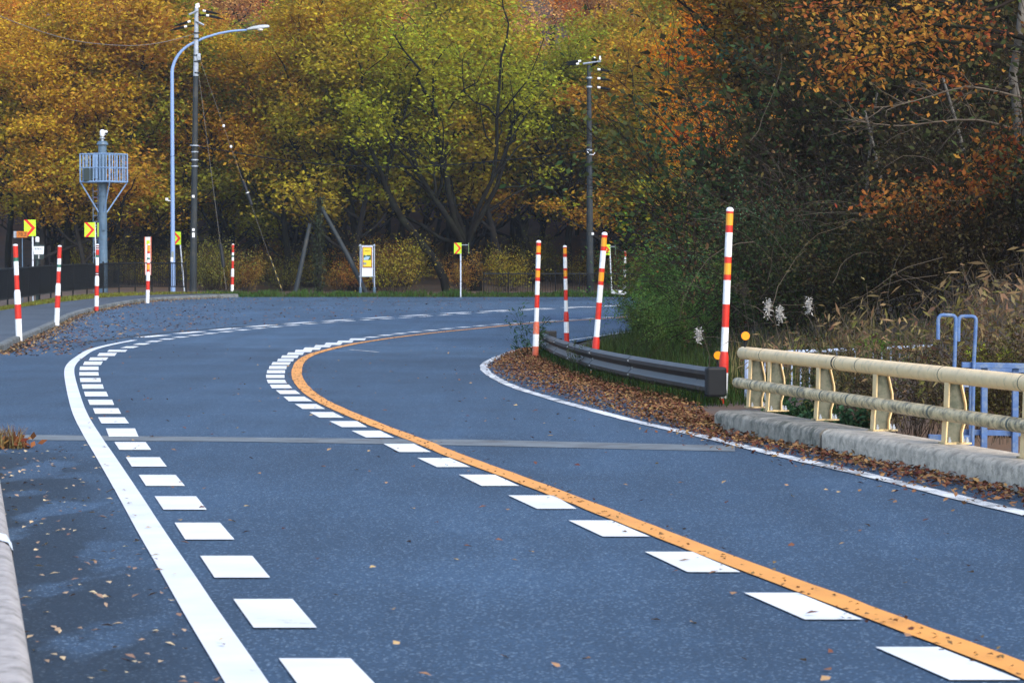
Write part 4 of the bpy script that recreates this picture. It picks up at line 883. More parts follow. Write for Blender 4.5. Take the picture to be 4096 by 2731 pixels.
FRONT = [
 (40, 140, 1, 1.0, .3, GOLD, 'golden tree at the left edge behind the kilometre marker'),
 (268, 137, 4, 1.0, 1.2, (.58, .31, .025), 'dark straight-trunked tree rising left of the camera mast'),
 (470, 142, 0, .95, 2.0, (.54, .32, .025), 'yellow-green tree between camera mast and street lamp'),
 (610, 146, 2, 1.0, 4.4, (.50, .30, .025), 'bushy yellow-green tree close behind the street lamp'),
 (930, 141, 5, .9, .6, GOLD, 'spreading golden tree right of the tall utility pole'),
 (1145, 137, 1, 1.0, 3.4, (.58, .29, .026), 'thick dark-trunked golden tree behind the guy wire guard'),
 (1320, 147, 0, 1.0, 5.2, (.52, .24, .03), 'brownish tree behind the ivy-wrapped propped pole'),
 (1440, 136, 4, 1.05, 2.6, (.50, .30, .026), 'straight dark tree directly behind the poster board'),
 (1500, 137.5, 3, 1.1, .1, (.38, .28, .022), 'leaning tree just right of the poster board'),
 (1790, 134.5, 3, 1.15, .15, YG, 'tree slanting left beside the lone far chevron sign'),
 (1905, 136, 5, 1.12, 2.9, (.38, .345, .026), 'big forked yellow-green tree with spreading dark limbs right of centre'),
 (2150, 142, 2, 1.0, .9, (.25, .27, .025), 'green tree behind the left half of the far railing'),
 (2270, 143, 0, .95, 3.9, (.31, .29, .024), 'yellow-green tree just left of the dark utility pole'),
 (2450, 144, 1, .95, 5.5, (.37, .28, .028), 'olive tree just right of the dark utility pole'),
 (2590, 146, 4, .95, 1.9, (.45, .22, .025), 'amber tree above the far half-hidden snow pole')]
for px, Y, v, sc_, rz, col, lab in FRONT: place_tree('broadleaf_tree', lab, tx(px, Y + 3.5), Y + 3.5, v, sc_ * .88, rz, col, gF)
rg = np.random.default_rng(5)
for yy, stepx, pal, s0_, s1_ in ((151, 6.8, (GOLD, YG, ORANGE, GOLD), .6, .8), (160, 7.0, (GOLD, ORANGE, RUST, YG), .65, .85), (170, 6.5, (ORANGE, GOLD, RUST), .65, .9), (179, 5.5, (ORANGE, PALE, GOLD, RUST), .7, .95), (191, 5.5, (ORANGE, PALE, RUST, PALE), .75, 1.0), (206, 6, (PALE, ORANGE, RUST), .75, 1.0), (222, 6, (PALE, ORANGE, PALE), .8, 1.05), (240, 6.5, (PALE, ORANGE, PALE), .8, 1.1), (262, 7, (PALE, RUST, PALE), .9, 1.2)):
    w2 = yy * .2 + 7; x = -w2 + rg.uniform(0, stepx)
    while x < w2:
        y = yy + rg.normal(0, 2.0); px_ = CX + x / y * FPX
        if yy < 172 and 1350 < px_ < 2560: pal_ = (YG, YG, (.34, .25, .02), GOLD)
        elif yy < 172: pal_ = pal + ((.38, .25, .02),)
        else: pal_ = pal
        c0_ = pal_[rg.integers(len(pal_))]; col = np.array(c0_) * rg.uniform(.8, 1.2)
        sc_ = rg.uniform(s0_, s1_)
        if abs(x - tx(1300, y)) > .5 or True:
            place_tree('broadleaf_tree', hue_word(c0_) + ' tree ' + ('low' if yy < 165 else 'halfway up' if yy < 200 else 'high') + ' on the wooded hillside ' + where(x, y), x, y, int(rg.integers(0, 7)), sc_, rg.uniform(0, 6.28), tuple(col), 'trees on the hillside')
        x += stepx * rg.uniform(.7, 1.3)
gS = 'slim trees in the shade under the wood'
for i in range(120):
    y = rg.uniform(139, 176); x = rg.uniform(-.2, .2) * y * .95 + 1
    place_tree('slim_tree', 'slim grey-barked tree in the ' + ('front' if y < 146 else 'near' if y < 153 else 'middle' if y < 160 else 'deep' if y < 168 else 'deepest') + ' shade ' + where(x, y), x, y, 7, rg.uniform(.7, 1.3), rg.uniform(0, 6.28), np.array(((.42, .32, .03), (.48, .27, .03), (.30, .29, .03))[rg.integers(3)]), gS)

# ------------------------------------------------------------------ vegetation: thicket on the right bank
gT = 'trees in the dark thicket on the right'
place_tree('thicket_tree', 'bright orange tree glowing at the left of the thicket', tx(2770, 118), 118, 6, .52, .4, (.80, .27, .012), gT, None, 1.15)
place_tree('thicket_tree', 'deep orange tree just right of the bright orange tree', tx(2980, 112), 112, 1, .5, 2.4, (.62, .20, .015), gT, None, .95)
TH = [
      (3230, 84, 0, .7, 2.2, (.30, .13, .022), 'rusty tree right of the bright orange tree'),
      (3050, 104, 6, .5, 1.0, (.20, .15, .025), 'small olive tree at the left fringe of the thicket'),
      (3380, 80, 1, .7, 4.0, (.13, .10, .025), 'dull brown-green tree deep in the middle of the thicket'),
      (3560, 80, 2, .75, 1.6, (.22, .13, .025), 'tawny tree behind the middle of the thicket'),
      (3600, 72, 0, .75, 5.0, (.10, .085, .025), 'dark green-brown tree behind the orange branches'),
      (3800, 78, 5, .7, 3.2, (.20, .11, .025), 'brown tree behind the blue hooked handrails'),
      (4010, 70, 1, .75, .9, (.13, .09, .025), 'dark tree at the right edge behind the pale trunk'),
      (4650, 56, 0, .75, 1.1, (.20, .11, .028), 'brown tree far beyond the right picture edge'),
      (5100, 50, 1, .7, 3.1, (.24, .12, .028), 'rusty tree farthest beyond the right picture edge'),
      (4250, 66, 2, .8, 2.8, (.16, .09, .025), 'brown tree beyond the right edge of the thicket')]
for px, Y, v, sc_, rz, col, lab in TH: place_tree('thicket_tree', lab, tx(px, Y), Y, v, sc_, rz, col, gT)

def bush_mesh(seed, n, h, spread, leaf, wid, per, sub=6, rad=.006, arch=.5, flat=.2, droop=0.0, base_r=.4, sig=.06, up=1.0):
    r_ = np.random.default_rng(seed); T, A, D = stem_cluster(r_, n, h, spread, base_r, sub, arch, rad, up)
    st = tubes_np(T, 3); lm = None
    if per > 0:
        m = r_.random(len(A)) < min(1, per); A, D = A[m], D[m]; k_ = max(1, int(round(per)))
        P = np.repeat(A, k_, 0) + r_.normal(0, sig, (len(A) * k_, 3)); lm = leaves(r_, P, leaf, wid, flat, droop, np.repeat(D, k_, 0), .06)
    return st, lm
def bush_proto(mname_st, mname_lf, *a, **k):
    st, lm = bush_mesh(*a, **k)
    return (big_mesh('stems', *st, M[mname_st]), None if lm is None else big_mesh('foliage', lm[0], lm[1], M[mname_lf], {'rnd': lm[2]}))
BP = {
 'fine': [bush_proto('twig', 'leaf_bush', s_, 46, 1.7, .55, .055, .022, 6, sub=8, sig=.05) for s_ in (1, 2)],
 'broad': [bush_proto('twig', 'leaf_bush', s_, 22, 2.3, .6, .14, .10, 2, sub=6, sig=.12, flat=.5, droop=.3) for s_ in (3, 4)],
 'bare': [bush_proto('twig', 'leaf_bush', s_, 60, 3.6, .6, .07, .045, .35, sub=9, rad=.011, arch=1.2, base_r=.8) for s_ in (5, 6)],
 'barep': [bush_proto('twig_pale', 'leaf_bush', s_, 16, 3.6, .8, .06, .04, .15, sub=8, rad=.009, arch=1.6, base_r=.8) for s_ in (7,)],
 'sasa': [bush_proto('twig_pale', 'leaf_bush', s_, 24, 1.25, .35, 0.17, .036, .55, sub=2, rad=.005, flat=.0, droop=1.1, base_r=.45, sig=.03) for s_ in (8, 9)],
 'dull': [bush_proto('twig', 'leaf_bush', s_, 40, 3.0, .7, .095, .06, p_, sub=9, rad=.010, sig=g_, arch=.9, base_r=.7) for s_, p_, g_ in ((10, 2, .13), (12, 1, .09), (17, 2, .20))],
 'herb': [bush_proto('twig', 'leaf_bush', s_, 9, .85, .22, .10, .022, 3, sub=2, rad=.005, sig=.03, base_r=.08) for s_ in (13,)],
 'low': [bush_proto('twig', 'leaf_bush', s_, 26, .42, .9, .09, .06, 3, sub=3, rad=.004, sig=.04, base_r=.35) for s_ in (14,)]}
def place_bush(name, label, cat, kind, v, x, y, scale, rz, col, group=None, z=None, sz=None):
    rt = thing(name, label, cat, (x, y, Gf(x, y) if z is None else z), rz, group); rt.scale = (scale, scale, sz or scale)
    p = BP[kind][v % len(BP[kind])]; link('stems', p[0], rt)
    if p[1]: b = link('foliage', p[1], rt); b.color = (*col, 1)
    return rt
GN, GN2, OL, DG = (.11, .20, .05), (.15, .26, .05), (.22, .20, .035), (.05, .11, .06)
rg = np.random.default_rng(15)
for i in range(38):
    y = rg.uniform(134.5, 150); x = rg.uniform(-.17, .10) * y
    place_bush('understorey_shrub', ('brown', 'olive', 'rusty', 'dark green')[i % 4] + ' shrub among the trunks of the wood ' + where(x, y), 'shrub', 'dull', i, x, y, rg.uniform(.5, 1.05), rg.uniform(0, 6.28), ((.36, .20, .04), (.30, .24, .03), (.42, .19, .04), (.18, .17, .035))[i % 4], 'shrubs under the wood')
B = [  # name, label, kind, px, Y, scale, colour
 ('green_shrub', 'fine-leaved green shrub at the left tip of the thicket', 'fine', 2640, 66, 1.15, GN),
 ('green_shrub', 'fine-leaved green shrub above the middle of the guard rail', 'fine', 2730, 60, 1.15, GN2),
 ('green_shrub', 'green shrub just left of the tallest snow pole', 'fine', 2820, 55, 1.0, GN),
 ('green_shrub', 'low green shrub behind the far part of the guard rail', 'fine', 2600, 60, .7, (.15, .20, .05)),
 ('green_shrub', 'low green shrub behind the near part of the guard rail', 'fine', 2720, 47, .7, (.13, .21, .05)),
 ('green_shrub', 'blue-green shrub right of the tallest snow pole', 'fine', 3120, 52, 1.25, (.08, .17, .08)),
 ('green_shrub', 'tall green shrub behind the snow pole top', 'fine', 2900, 58, 1.5, (.09, .15, .045)),
 ('leafy_shrub', 'broad-leaved shrub with yellowing leaves hanging by the far chevron sign', 'broad', 2690, 70, 1.15, OL),
 ('leafy_shrub', 'broad-leaved dark green shrub at the top left of the green shrubs', 'broad', 2830, 68, 1.45, DG),
 ('leafy_shrub', 'broad-leaved shrub with light green leaves beside the snow pole', 'broad', 2840, 63, 1.3, (.18, .28, .04)),
 ('leafy_shrub', 'dull broad-leaved shrub in the middle of the thicket', 'broad', 3200, 60, 1.2, (.09, .13, .06)),
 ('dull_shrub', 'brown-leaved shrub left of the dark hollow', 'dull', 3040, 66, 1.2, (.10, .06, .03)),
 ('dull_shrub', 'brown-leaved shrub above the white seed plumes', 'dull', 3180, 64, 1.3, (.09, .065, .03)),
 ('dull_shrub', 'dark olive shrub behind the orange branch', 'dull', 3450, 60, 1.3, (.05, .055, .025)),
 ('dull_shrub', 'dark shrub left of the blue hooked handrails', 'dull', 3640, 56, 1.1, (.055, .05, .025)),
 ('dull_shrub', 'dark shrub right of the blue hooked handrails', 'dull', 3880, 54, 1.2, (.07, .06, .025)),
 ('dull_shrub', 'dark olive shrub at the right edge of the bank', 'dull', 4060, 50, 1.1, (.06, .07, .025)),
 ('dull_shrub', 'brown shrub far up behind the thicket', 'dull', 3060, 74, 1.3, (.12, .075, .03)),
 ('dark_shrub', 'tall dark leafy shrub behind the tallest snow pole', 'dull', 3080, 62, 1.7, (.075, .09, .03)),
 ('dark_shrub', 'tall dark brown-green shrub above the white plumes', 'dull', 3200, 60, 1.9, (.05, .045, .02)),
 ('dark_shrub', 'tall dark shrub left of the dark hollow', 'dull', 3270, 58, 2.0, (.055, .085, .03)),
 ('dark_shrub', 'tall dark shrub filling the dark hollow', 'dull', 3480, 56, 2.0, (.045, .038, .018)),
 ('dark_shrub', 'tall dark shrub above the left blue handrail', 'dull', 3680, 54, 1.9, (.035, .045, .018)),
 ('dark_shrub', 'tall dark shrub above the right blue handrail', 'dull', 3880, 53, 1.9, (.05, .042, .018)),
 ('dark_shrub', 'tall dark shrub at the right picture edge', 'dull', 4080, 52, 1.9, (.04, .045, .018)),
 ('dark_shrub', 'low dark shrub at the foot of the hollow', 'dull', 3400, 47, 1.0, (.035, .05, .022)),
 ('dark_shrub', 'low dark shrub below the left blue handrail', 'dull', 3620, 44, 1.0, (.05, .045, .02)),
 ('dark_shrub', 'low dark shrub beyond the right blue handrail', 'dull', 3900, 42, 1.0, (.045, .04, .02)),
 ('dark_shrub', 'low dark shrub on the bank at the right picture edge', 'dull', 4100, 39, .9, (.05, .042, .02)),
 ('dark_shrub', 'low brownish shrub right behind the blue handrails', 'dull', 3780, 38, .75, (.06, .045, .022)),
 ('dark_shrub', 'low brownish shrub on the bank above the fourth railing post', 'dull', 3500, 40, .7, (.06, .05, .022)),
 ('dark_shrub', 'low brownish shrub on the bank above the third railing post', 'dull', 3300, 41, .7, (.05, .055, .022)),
 ('streamside_shrub', 'small dark shrub below the deck between the middle railing posts', 'dull', 3420, 29.5, .38, (.05, .06, .025)),
 ('streamside_shrub', 'small brown shrub below the deck left of the blue frame', 'dull', 3650, 27.5, .38, (.08, .06, .03)),
 ('streamside_shrub', 'small dark shrub below the deck inside the blue frame', 'dull', 3930, 26.5, .40, (.05, .055, .022)),
 ('streamside_shrub', 'small brown shrub below the deck right of the blue frame', 'dull', 4110, 25.5, .40, (.09, .07, .03)),
 ('green_shrub', 'low green shrub right behind the tallest snow pole', 'fine', 2960, 50, 1.0, GN),
 ('green_shrub', 'green shrub behind the upper white seed plume', 'fine', 3110, 47, .9, (.09, .17, .05)),
 ('green_shrub', 'green shrub behind the rightmost white seed plume', 'fine', 3270, 46, .8, (.10, .16, .045)),
 ('green_shrub', 'dark green shrub at the foot of the dark hollow', 'fine', 3460, 45, .7, (.06, .11, .04)),
 ('leafy_shrub', 'broad-leaved green shrub behind the first cream railing post', 'broad', 3040, 56, .95, (.11, .18, .04)),
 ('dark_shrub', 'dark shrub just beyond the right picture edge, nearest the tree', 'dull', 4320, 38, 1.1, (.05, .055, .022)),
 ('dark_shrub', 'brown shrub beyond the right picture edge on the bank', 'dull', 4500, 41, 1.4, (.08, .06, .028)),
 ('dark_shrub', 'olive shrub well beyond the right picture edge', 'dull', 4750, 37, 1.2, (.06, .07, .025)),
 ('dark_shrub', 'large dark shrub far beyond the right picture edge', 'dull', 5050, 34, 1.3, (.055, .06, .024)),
 ('rusty_shrub', 'rust-tinged shrub low in the thicket left of the hollow', 'dull', 3000, 57, 1.0, (.16, .075, .028)),
 ('rusty_shrub', 'rust-tinged shrub high in the thicket under the orange limbs', 'dull', 3560, 62, 1.7, (.15, .07, .028)),
 ('dark_shrub', 'low dark green shrub right of the reflector', 'dull', 3180, 46, .9, (.04, .06, .025)),
 ('bare_shrub', 'bare tangled shrub behind the green shrubs', 'bare', 2780, 72, .9, BROWN),
 ('bare_shrub', 'bare tangled shrub above the tallest snow pole', 'bare', 2960, 70, 1.0, BROWN),
 ('bare_shrub', 'bare tangled shrub in the middle of the bank', 'bare', 3220, 66, .9, BROWN),
 ('bare_shrub', 'bare shrub over the dark hollow', 'bare', 3440, 63, .9, BROWN),
 ('bare_shrub', 'bare shrub under the orange branch', 'bare', 3640, 60, .9, BROWN),
 ('bare_shrub', 'bare shrub behind the blue frame', 'bare', 3830, 58, .9, BROWN),
 ('bare_shrub', 'bare shrub below the pale trunk', 'bare', 4010, 57, .9, BROWN),
 ('arching_brambles', 'pale arching bramble stems left of the dark hollow', 'barep', 3080, 50, .8, BROWN),
 ('arching_brambles', 'pale arching bramble stems across the dark hollow', 'barep', 3420, 46, .85, BROWN),
 ('arching_brambles', 'pale arching bramble stems above the blue handrails', 'barep', 3720, 44, .85, BROWN),
 ('arching_brambles', 'pale arching bramble stems at the right edge', 'barep', 4000, 42, .8, BROWN)]
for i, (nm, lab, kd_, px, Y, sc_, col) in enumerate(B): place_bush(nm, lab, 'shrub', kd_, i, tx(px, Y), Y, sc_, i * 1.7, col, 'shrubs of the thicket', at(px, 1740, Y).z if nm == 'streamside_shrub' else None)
def upto(px, py, Y): p = at(px, py, Y); return p.x, Y, p.z
SASA = [('dry bamboo grass behind the first cream railing posts', 3120, 1500, 33), ('dry bamboo grass behind the third railing post', 3290, 1520, 32), ('dry bamboo grass between the middle railing posts', 3430, 1520, 31), ('tall dry bamboo grass left of the blue handrails', 3570, 1500, 30),
        ('dry bamboo grass behind the blue handrails', 3740, 1500, 30.5), ('dry bamboo grass right of the blue handrails', 3880, 1480, 30), ('dry bamboo grass at the right edge above the railing', 4010, 1440, 30.5), ('dry bamboo grass at the far right above the blue frame', 4100, 1420, 31.5),
        ('dry bamboo grass under the blue frame', 3960, 1720, 26.5), ('dry bamboo grass low behind the fourth railing post', 3640, 1680, 27.5), ('yellowing bamboo grass beside the blue uprights', 4060, 1660, 26.5), ('dry bamboo grass low behind the third railing gap', 3380, 1640, 29), ('dry bamboo grass high at the right edge above the blue frame', 4080, 1330, 35), ('dry bamboo grass up the bank right of the blue handrails', 3930, 1360, 36), ('dry bamboo grass up the bank left of the blue handrails', 3600, 1400, 37), ('dry bamboo grass on the bank above the middle of the cream rail', 3420, 1400, 38), ('dry bamboo grass low between the last two railing posts', 3830, 1720, 26)]
for i, (lab, px, py, Y) in enumerate(SASA):
    x, y, z = upto(px, py, Y); z -= .1
    place_bush('bamboo_grass', lab, 'plant', 'sasa', i, x, y, (.6, .65, .75, .85, .8, .95, 1.1, 1.15, .75, .65, .75, .6, .9, .8, .7, .6, .7)[i], i * 2.1, ((.21, .14, .075), (.15, .10, .055), (.13, .11, .038))[i % 3], 'dry bamboo grass beyond the railing', z)
for i, (lab, px, py, Y) in enumerate((('light green seedling above the cream rail left of the blue handrails', 3480, 1360, 34), ('yellow-green plant right of the blue handrails', 3960, 1430, 29), ('yellow-green plant at the blue uprights', 3900, 1600, 26), ('dark green plant at the foot of the middle railing posts', 3400, 1690, 28.2), ('dark green plant at the foot of the second railing post', 3160, 1640, 29.5))):
    x, y, z = upto(px, py, Y); place_bush('leafy_plant', lab, 'plant', 'low', 0, x, y, (.45, .6, .55, .8, .7)[i], i * 1.3, ((.13, .19, .03), (.18, .19, .025), (.19, .19, .025), (.04, .09, .04), (.04, .085, .035))[i], 'small plants beyond the railing', z - .15)
p = gnd(2118, 1434); place_bush('tall_weed', 'tall dark weed hugging the foot of a snow pole', 'plant', 'herb', 0, p.x, p.y - .2, 1.15, .3, (.04, .085, .035), z=p.z)
p = gnd(2420, 1478); place_bush('tall_weed', 'thin weed in front of the guard rail', 'plant', 'herb', 0, 1.05, 43.2, .65, 1.3, (.06, .08, .03), z=Rf(43))

# pale-trunked tree at the right edge with long orange-leaved limbs
Yt = 40.5; b0 = Vector((at(4100, 1200, Yt).x, Yt, Gf(at(4100, 1200, Yt).x, Yt)))
t = thing('pale_tree', 'pale-trunked tree at the right edge with long orange-leaved limbs', 'tree', b0)
def pl(pts, y0=Yt, y1=None): n_ = len(pts); return [at(*p, y0 + ((y1 or y0) - y0) * i / max(1, n_ - 1)) - b0 for i, p in enumerate(pts)]
Z7 = lambda x, y: (2996 + x * .4677, y * .4677)
MB().tube(catmull([(.05, 0, -.3)] + [tuple(p) for p in pl([(4085, 800), (4078, 560), (4062, 380), (4052, 300), (4075, 160), (4100, -100)])], .3), list(np.linspace(.10, .05, len(catmull([(.05, 0, -.3)] + [tuple(p) for p in pl([(4085, 800), (4078, 560), (4062, 380), (4052, 300), (4075, 160), (4100, -100)])], .3)))), 9).build('trunk', M['bark_pale'], t, True)
LIMBS = [([(2500, 360), (2352, 330), (1850, 230), (1500, 225), (1200, 290), (900, 300), (690, 230)], .05, 'bark', 210, 39.6), ([(2450, 440), (2352, 430), (2000, 395), (1600, 370), (1300, 420), (1050, 490), (850, 550)], .045, 'bark', 260, 39.2),
         ([(2290, 700), (2352 - 150, 770), (1900, 715), (1600, 620), (1300, 570), (1050, 600), (750, 665), (560, 640)], .035, 'twig', 230, 39.8), ([(2300, 1120), (2150, 1070), (1950, 1020), (1750, 1015), (1300, 1070), (1000, 1040), (800, 1000)], .022, 'twig_pale', 6, 39),
         ([(2352, 840), (2150, 790), (1850, 750), (1500, 840), (1250, 905), (1050, 930)], .022, 'twig_pale', 50, 39.4), ([(2400, -60), (2000, 110), (1600, 30), (1200, 90), (800, 40), (450, 140)], .03, 'twig', 230, 40.4),
         ([(2420, 1740), (2200, 1600), (2000, 1620), (1800, 1730), (1500, 1700), (1150, 1760)], .025, 'twig_pale', 420, 38.6), ([(2420, 1100), (2300, 1250), (2200, 1400), (2120, 1480)], .03, 'twig', 300, 39.5)]
rg = np.random.default_rng(21); LP = []
for pts, r_, m_, nl_, y1 in LIMBS:
    c = catmull([tuple(p) for p in pl([Z7(*p) for p in pts], Yt, y1)], .15); k_ = len(c); c[:, 2] += np.cumsum(rg.normal(0, .006, k_))
    T = [(c, np.linspace(r_, .006, k_))]
    for _ in range(16):
        j = int(rg.integers(k_ // 4, k_ - 1)); q = c[j]; d = np.array([-.7, rg.normal(0, .5), rg.normal(0, .35)]); tw = [q]
        for _2 in range(5): d = d + rg.normal(0, .2, 3); q = q + d / np.linalg.norm(d) * .13; tw.append(q)
        T.append((np.array(tw), np.linspace(.008, .003, 6)))
        if nl_ > 100: LP.append(np.array(tw)[rg.integers(1, 6, nl_ // 18)] + rg.normal(0, (.10, .14, .09), (nl_ // 18, 3)))
    v_, f_ = tubes_np(T, 6); link('limb', big_mesh('limb', v_, f_, M[m_], smooth=True), t)
    LP.append(c[rg.integers(k_ // 4, k_, nl_)] + rg.normal(0, (.2, .25, .16), (nl_, 3)))
P = np.concatenate(LP); v_, f_, r_ = leaves(rg, P, .10, .062, .15, .35, fold=.05)
o = link('foliage', big_mesh('foliage', v_, f_, M['leaf'], {'rnd': r_}), t); o.color = (.40, .155, .038, 1)

# slender trunks in the thicket
for i, (lab, px, py, Y, lx, h) in enumerate((('slender pale trunk in the dark hollow of the thicket', 3455, 1080, 52, .25, 3.6), ('thin leaning trunk left of the dark hollow', 3040, 900, 56, .4, 3.2), ('thin dark trunk at the right of the dark hollow', 3560, 1150, 50, -.5, 3.0), ('thin curved trunk near the right edge', 3900, 1050, 47, -.6, 3.0))):
    p = at(px, py, Y); z = Gf(p.x, Y); o = MB().tube(catmull([(0, 0, -.2), (lx * .1, 0, h * .3), (lx * .45, .1, h * .65), (lx, 0, h)], .2), list(np.linspace(.055, .02, len(catmull([(0, 0, -.2), (lx * .1, 0, h * .3), (lx * .45, .1, h * .65), (lx, 0, h)], .2)))), 7).build('slender_trunk', M['bark_pale'], None, True)
    o.location = (p.x, Y, z); tag(o, lab, 'tree trunk')

# bare twig tangle (nobody could count it)
def tangle(name, label, n, m, seed, rad, xr, yr, lr):
    r_ = np.random.default_rng(seed); T = []
    for _ in range(n):
        y = r_.uniform(*yr); x = r_.uniform(tx(xr[0], y), tx(xr[1], y)); z = Gf(x, y) + abs(r_.normal(0, 1.3)) + .1
        q = np.array([x, y, z]); a = r_.uniform(0, 6.28); d = np.array([math.cos(a), math.sin(a) * .5, r_.normal(.5, .6)]); L = r_.uniform(*lr); pts = [q]
        for k_ in range(7): d = d / np.linalg.norm(d) + r_.normal(0, .16, 3) + np.array([0, 0, -.13]); q = q + d / np.linalg.norm(d) * L / 7; pts.append(q)
        T.append((np.array(pts), np.linspace(rad, rad * .4, 8)))
    v_, f_ = tubes_np(T, 3); return tag(link(name, big_mesh(name, v_, f_, m)), label, name.replace('_', ' '), kind='stuff')
tangle('twig_tangle', 'tangle of thin brown twigs filling the bank on the right', 1500, M['twig'], 31, .008, (2700, 4300), (42, 66), (.8, 2.6))
tangle('trailing_twigs', 'thin dark and grey twigs trailing over the front of the thicket', 380, M['twig'], 33, .0055, (2750, 4200), (45, 54), (.8, 2.4))
tangle('dry_stalks', 'scattered pale dry stalks in front of the dark thicket', 260, M['twig_pale'], 32, .0055, (2900, 4200), (36, 56), (.7, 2.2))

# dead leaves and small mixed leaves hanging through the thicket
rg = np.random.default_rng(41); n_ = 9000
y = rg.uniform(44, 74, n_); x = tx(1, 1) * 0 + (rg.uniform(2720, 4300, n_) - CX) / FPX * y; z = G(x, y) + np.abs(rg.normal(0, 2.4, n_)) + .1
v_, f_, r_ = leaves(rg, np.stack([x, y, z], 1), .085, .05, .0, .4); o = link('hanging_leaves', big_mesh('hanging_leaves', v_, f_, M['leaf_bush'], {'rnd': r_}))
o.color = (.12, .075, .035, 1); tag(o, 'withered brown leaves caught all through the thicket', 'leaves', kind='stuff')
def vine(label, spots, n_, col, seed, leaf=.14):
    r_ = np.random.default_rng(seed); b_ = at(*spots[0]); t_ = thing('leafy_vine', label, 'vine', b_); c_ = catmull([tuple(at(*p) - b_) for p in spots], .15)
    v_, f_ = tubes_np([(c_, np.full(len(c_), .008))], 4); link('stem', big_mesh('stem', v_, f_, M['twig']), t_)
    P_ = c_[r_.integers(0, len(c_), n_)] + r_.normal(0, (.28, .3, .22), (n_, 3)); v_, f_, rr_ = leaves(r_, P_, leaf, leaf * .8, .3, .4, fold=.06)
    o_ = link('foliage', big_mesh('foliage', v_, f_, M['leaf_bush'], {'rnd': rr_}), t_); o_.color = (*col, 1)
vine('dark green vine trailing below the bright orange tree', [(2560, 560, 66), (2620, 480, 66), (2720, 420, 65), (2840, 430, 64), (2960, 480, 64)], 170, (.035, .075, .04), 51)
vine('dark green vine hanging left of the thicket', [(2600, 600, 64), (2680, 640, 64), (2780, 600, 63), (2850, 680, 63), (2760, 760, 63)], 190, (.04, .085, .038), 52)
vine('dark vine near the top of the thicket', [(2760, 140, 66), (2900, 180, 66), (3020, 230, 65), (3100, 330, 64), (3060, 460, 64)], 170, (.032, .065, .042), 53)
vine('green vine in front of the dark thicket right of centre', [(3060, 420, 60), (3160, 460, 60), (3240, 540, 60), (3330, 560, 59), (3420, 620, 58)], 120, (.045, .10, .035), 54)
vine('light green vine over the shrubs beside the snow pole', [(2690, 880, 60), (2740, 930, 60), (2800, 990, 60), (2780, 1060, 59)], 110, (.14, .24, .03), 55, .11)
vine('yellowing vine above the leaning snow pole', [(2430, 900, 68), (2500, 880, 68), (2580, 880, 68), (2660, 900, 67)], 60, (.34, .24, .02), 56)

# pampas plumes
for i, (lab, px, py, Y, col) in enumerate((('white seed plume low beside the round reflector', 2795, 1340, 40, 1), ('upper white seed plume above the cream rail', 3072, 1228, 38, 1), ('lower white seed plume above the cream rail', 3120, 1256, 38, 1), ('white seed plume right of the other plumes', 3236, 1222, 38, 1), ('drooping grey seed plume right of the snow pole', 2952, 1150, 42, 0), ('thin grey seed plume beside a snow pole', 2980, 1160, 42, 0))):
    p = at(px, py, Y); zb = Gf(p.x, Y); t_ = thing('pampas_grass', lab, 'plant', (p.x + .15, Y, zb), 0, 'pampas plumes on the bank'); h = p.z - zb
    MB().tube([(0, 0, -.1), (.02, 0, h * .5), (-.1, 0, h + .04), (-.15, 0, h + .05)], [.006, .005, .004, .003], 4).build('stem', M['twig_pale'], t_)
    r_ = np.random.default_rng(60 + i); P_ = np.array([-.15, 0, h]) + r_.normal(0, (.022, .022, .06), (200, 3)); v_, f_, rr_ = leaves(r_, P_, .05, .012, 0, .5)
    link('plume', big_mesh('plume', v_, f_, M['plume'] if col else M['twig_pale']), t_)

# ------------------------------------------------------------------ grass and litter
def blades(name, label, P, h, wid, col, seed, lean=.5, kind='stuff'):
    r_ = np.random.default_rng(seed); n_ = len(P); a = r_.uniform(0, 6.28, n_); H_ = h * r_.uniform(.4, 1.3, n_); ln = r_.normal(0, lean, n_)[:, None] * np.stack([np.cos(a + 1.2), np.sin(a + 1.2)], 1)
    s_ = np.stack([np.cos(a), np.sin(a)], 1) * wid / 2; V_ = np.zeros((n_, 6, 3)); mid = P[:, :2] + ln * H_[:, None] * .35; tip = P[:, :2] + ln * H_[:, None]
    for q_, (xy, zz_) in enumerate(((P[:, :2] - s_, P[:, 2] - .02), (P[:, :2] + s_, P[:, 2] - .02), (mid + s_ * .8, P[:, 2] + H_ * .62), (mid - s_ * .8, P[:, 2] + H_ * .62), (tip + s_ * .15, P[:, 2] + H_ * .95), (tip - s_ * .15, P[:, 2] + H_ * .95))): V_[:, q_, :2] = xy; V_[:, q_, 2] = zz_
    b6 = np.arange(n_)[:, None] * 6; F_ = np.concatenate([b6 + np.array([[0, 1, 2, 3]]), b6 + np.array([[3, 2, 4, 5]])])
    o_ = link(name, big_mesh(name, V_.reshape(-1, 3), F_, M['grass'], {'rnd': np.repeat(r_.random(n_), 6)})); o_.color = (*col, 1)
    return tag(o_, label, 'grass' if kind == 'stuff' else None, kind=kind) if kind else o_
rg = np.random.default_rng(71)
n_ = 16000; cx_ = rg.uniform(-15, 30, 260); x = cx_[rg.integers(0, 260, n_)] + rg.normal(0, .35, n_); y = 127.6 + np.abs(rg.normal(0, 1.3, n_)); blades('verge_grass', 'green weeds and grass along the far edge of the road', np.stack([x, y, G(x, y)], 1), .24 * (.5 + .8 * np.abs(np.sin(x * 1.7) * np.sin(x * .43))), .035, (.055, .095, .022), 1)
u = rg.random(16000); k_ = rg.random(16000); ga = resamp(GE, 400); fa = resamp(catmull([(-18.2, 62), (-18.5, 76)] + [(a_, b_) for a_, b_ in fp], 1.0), 400)
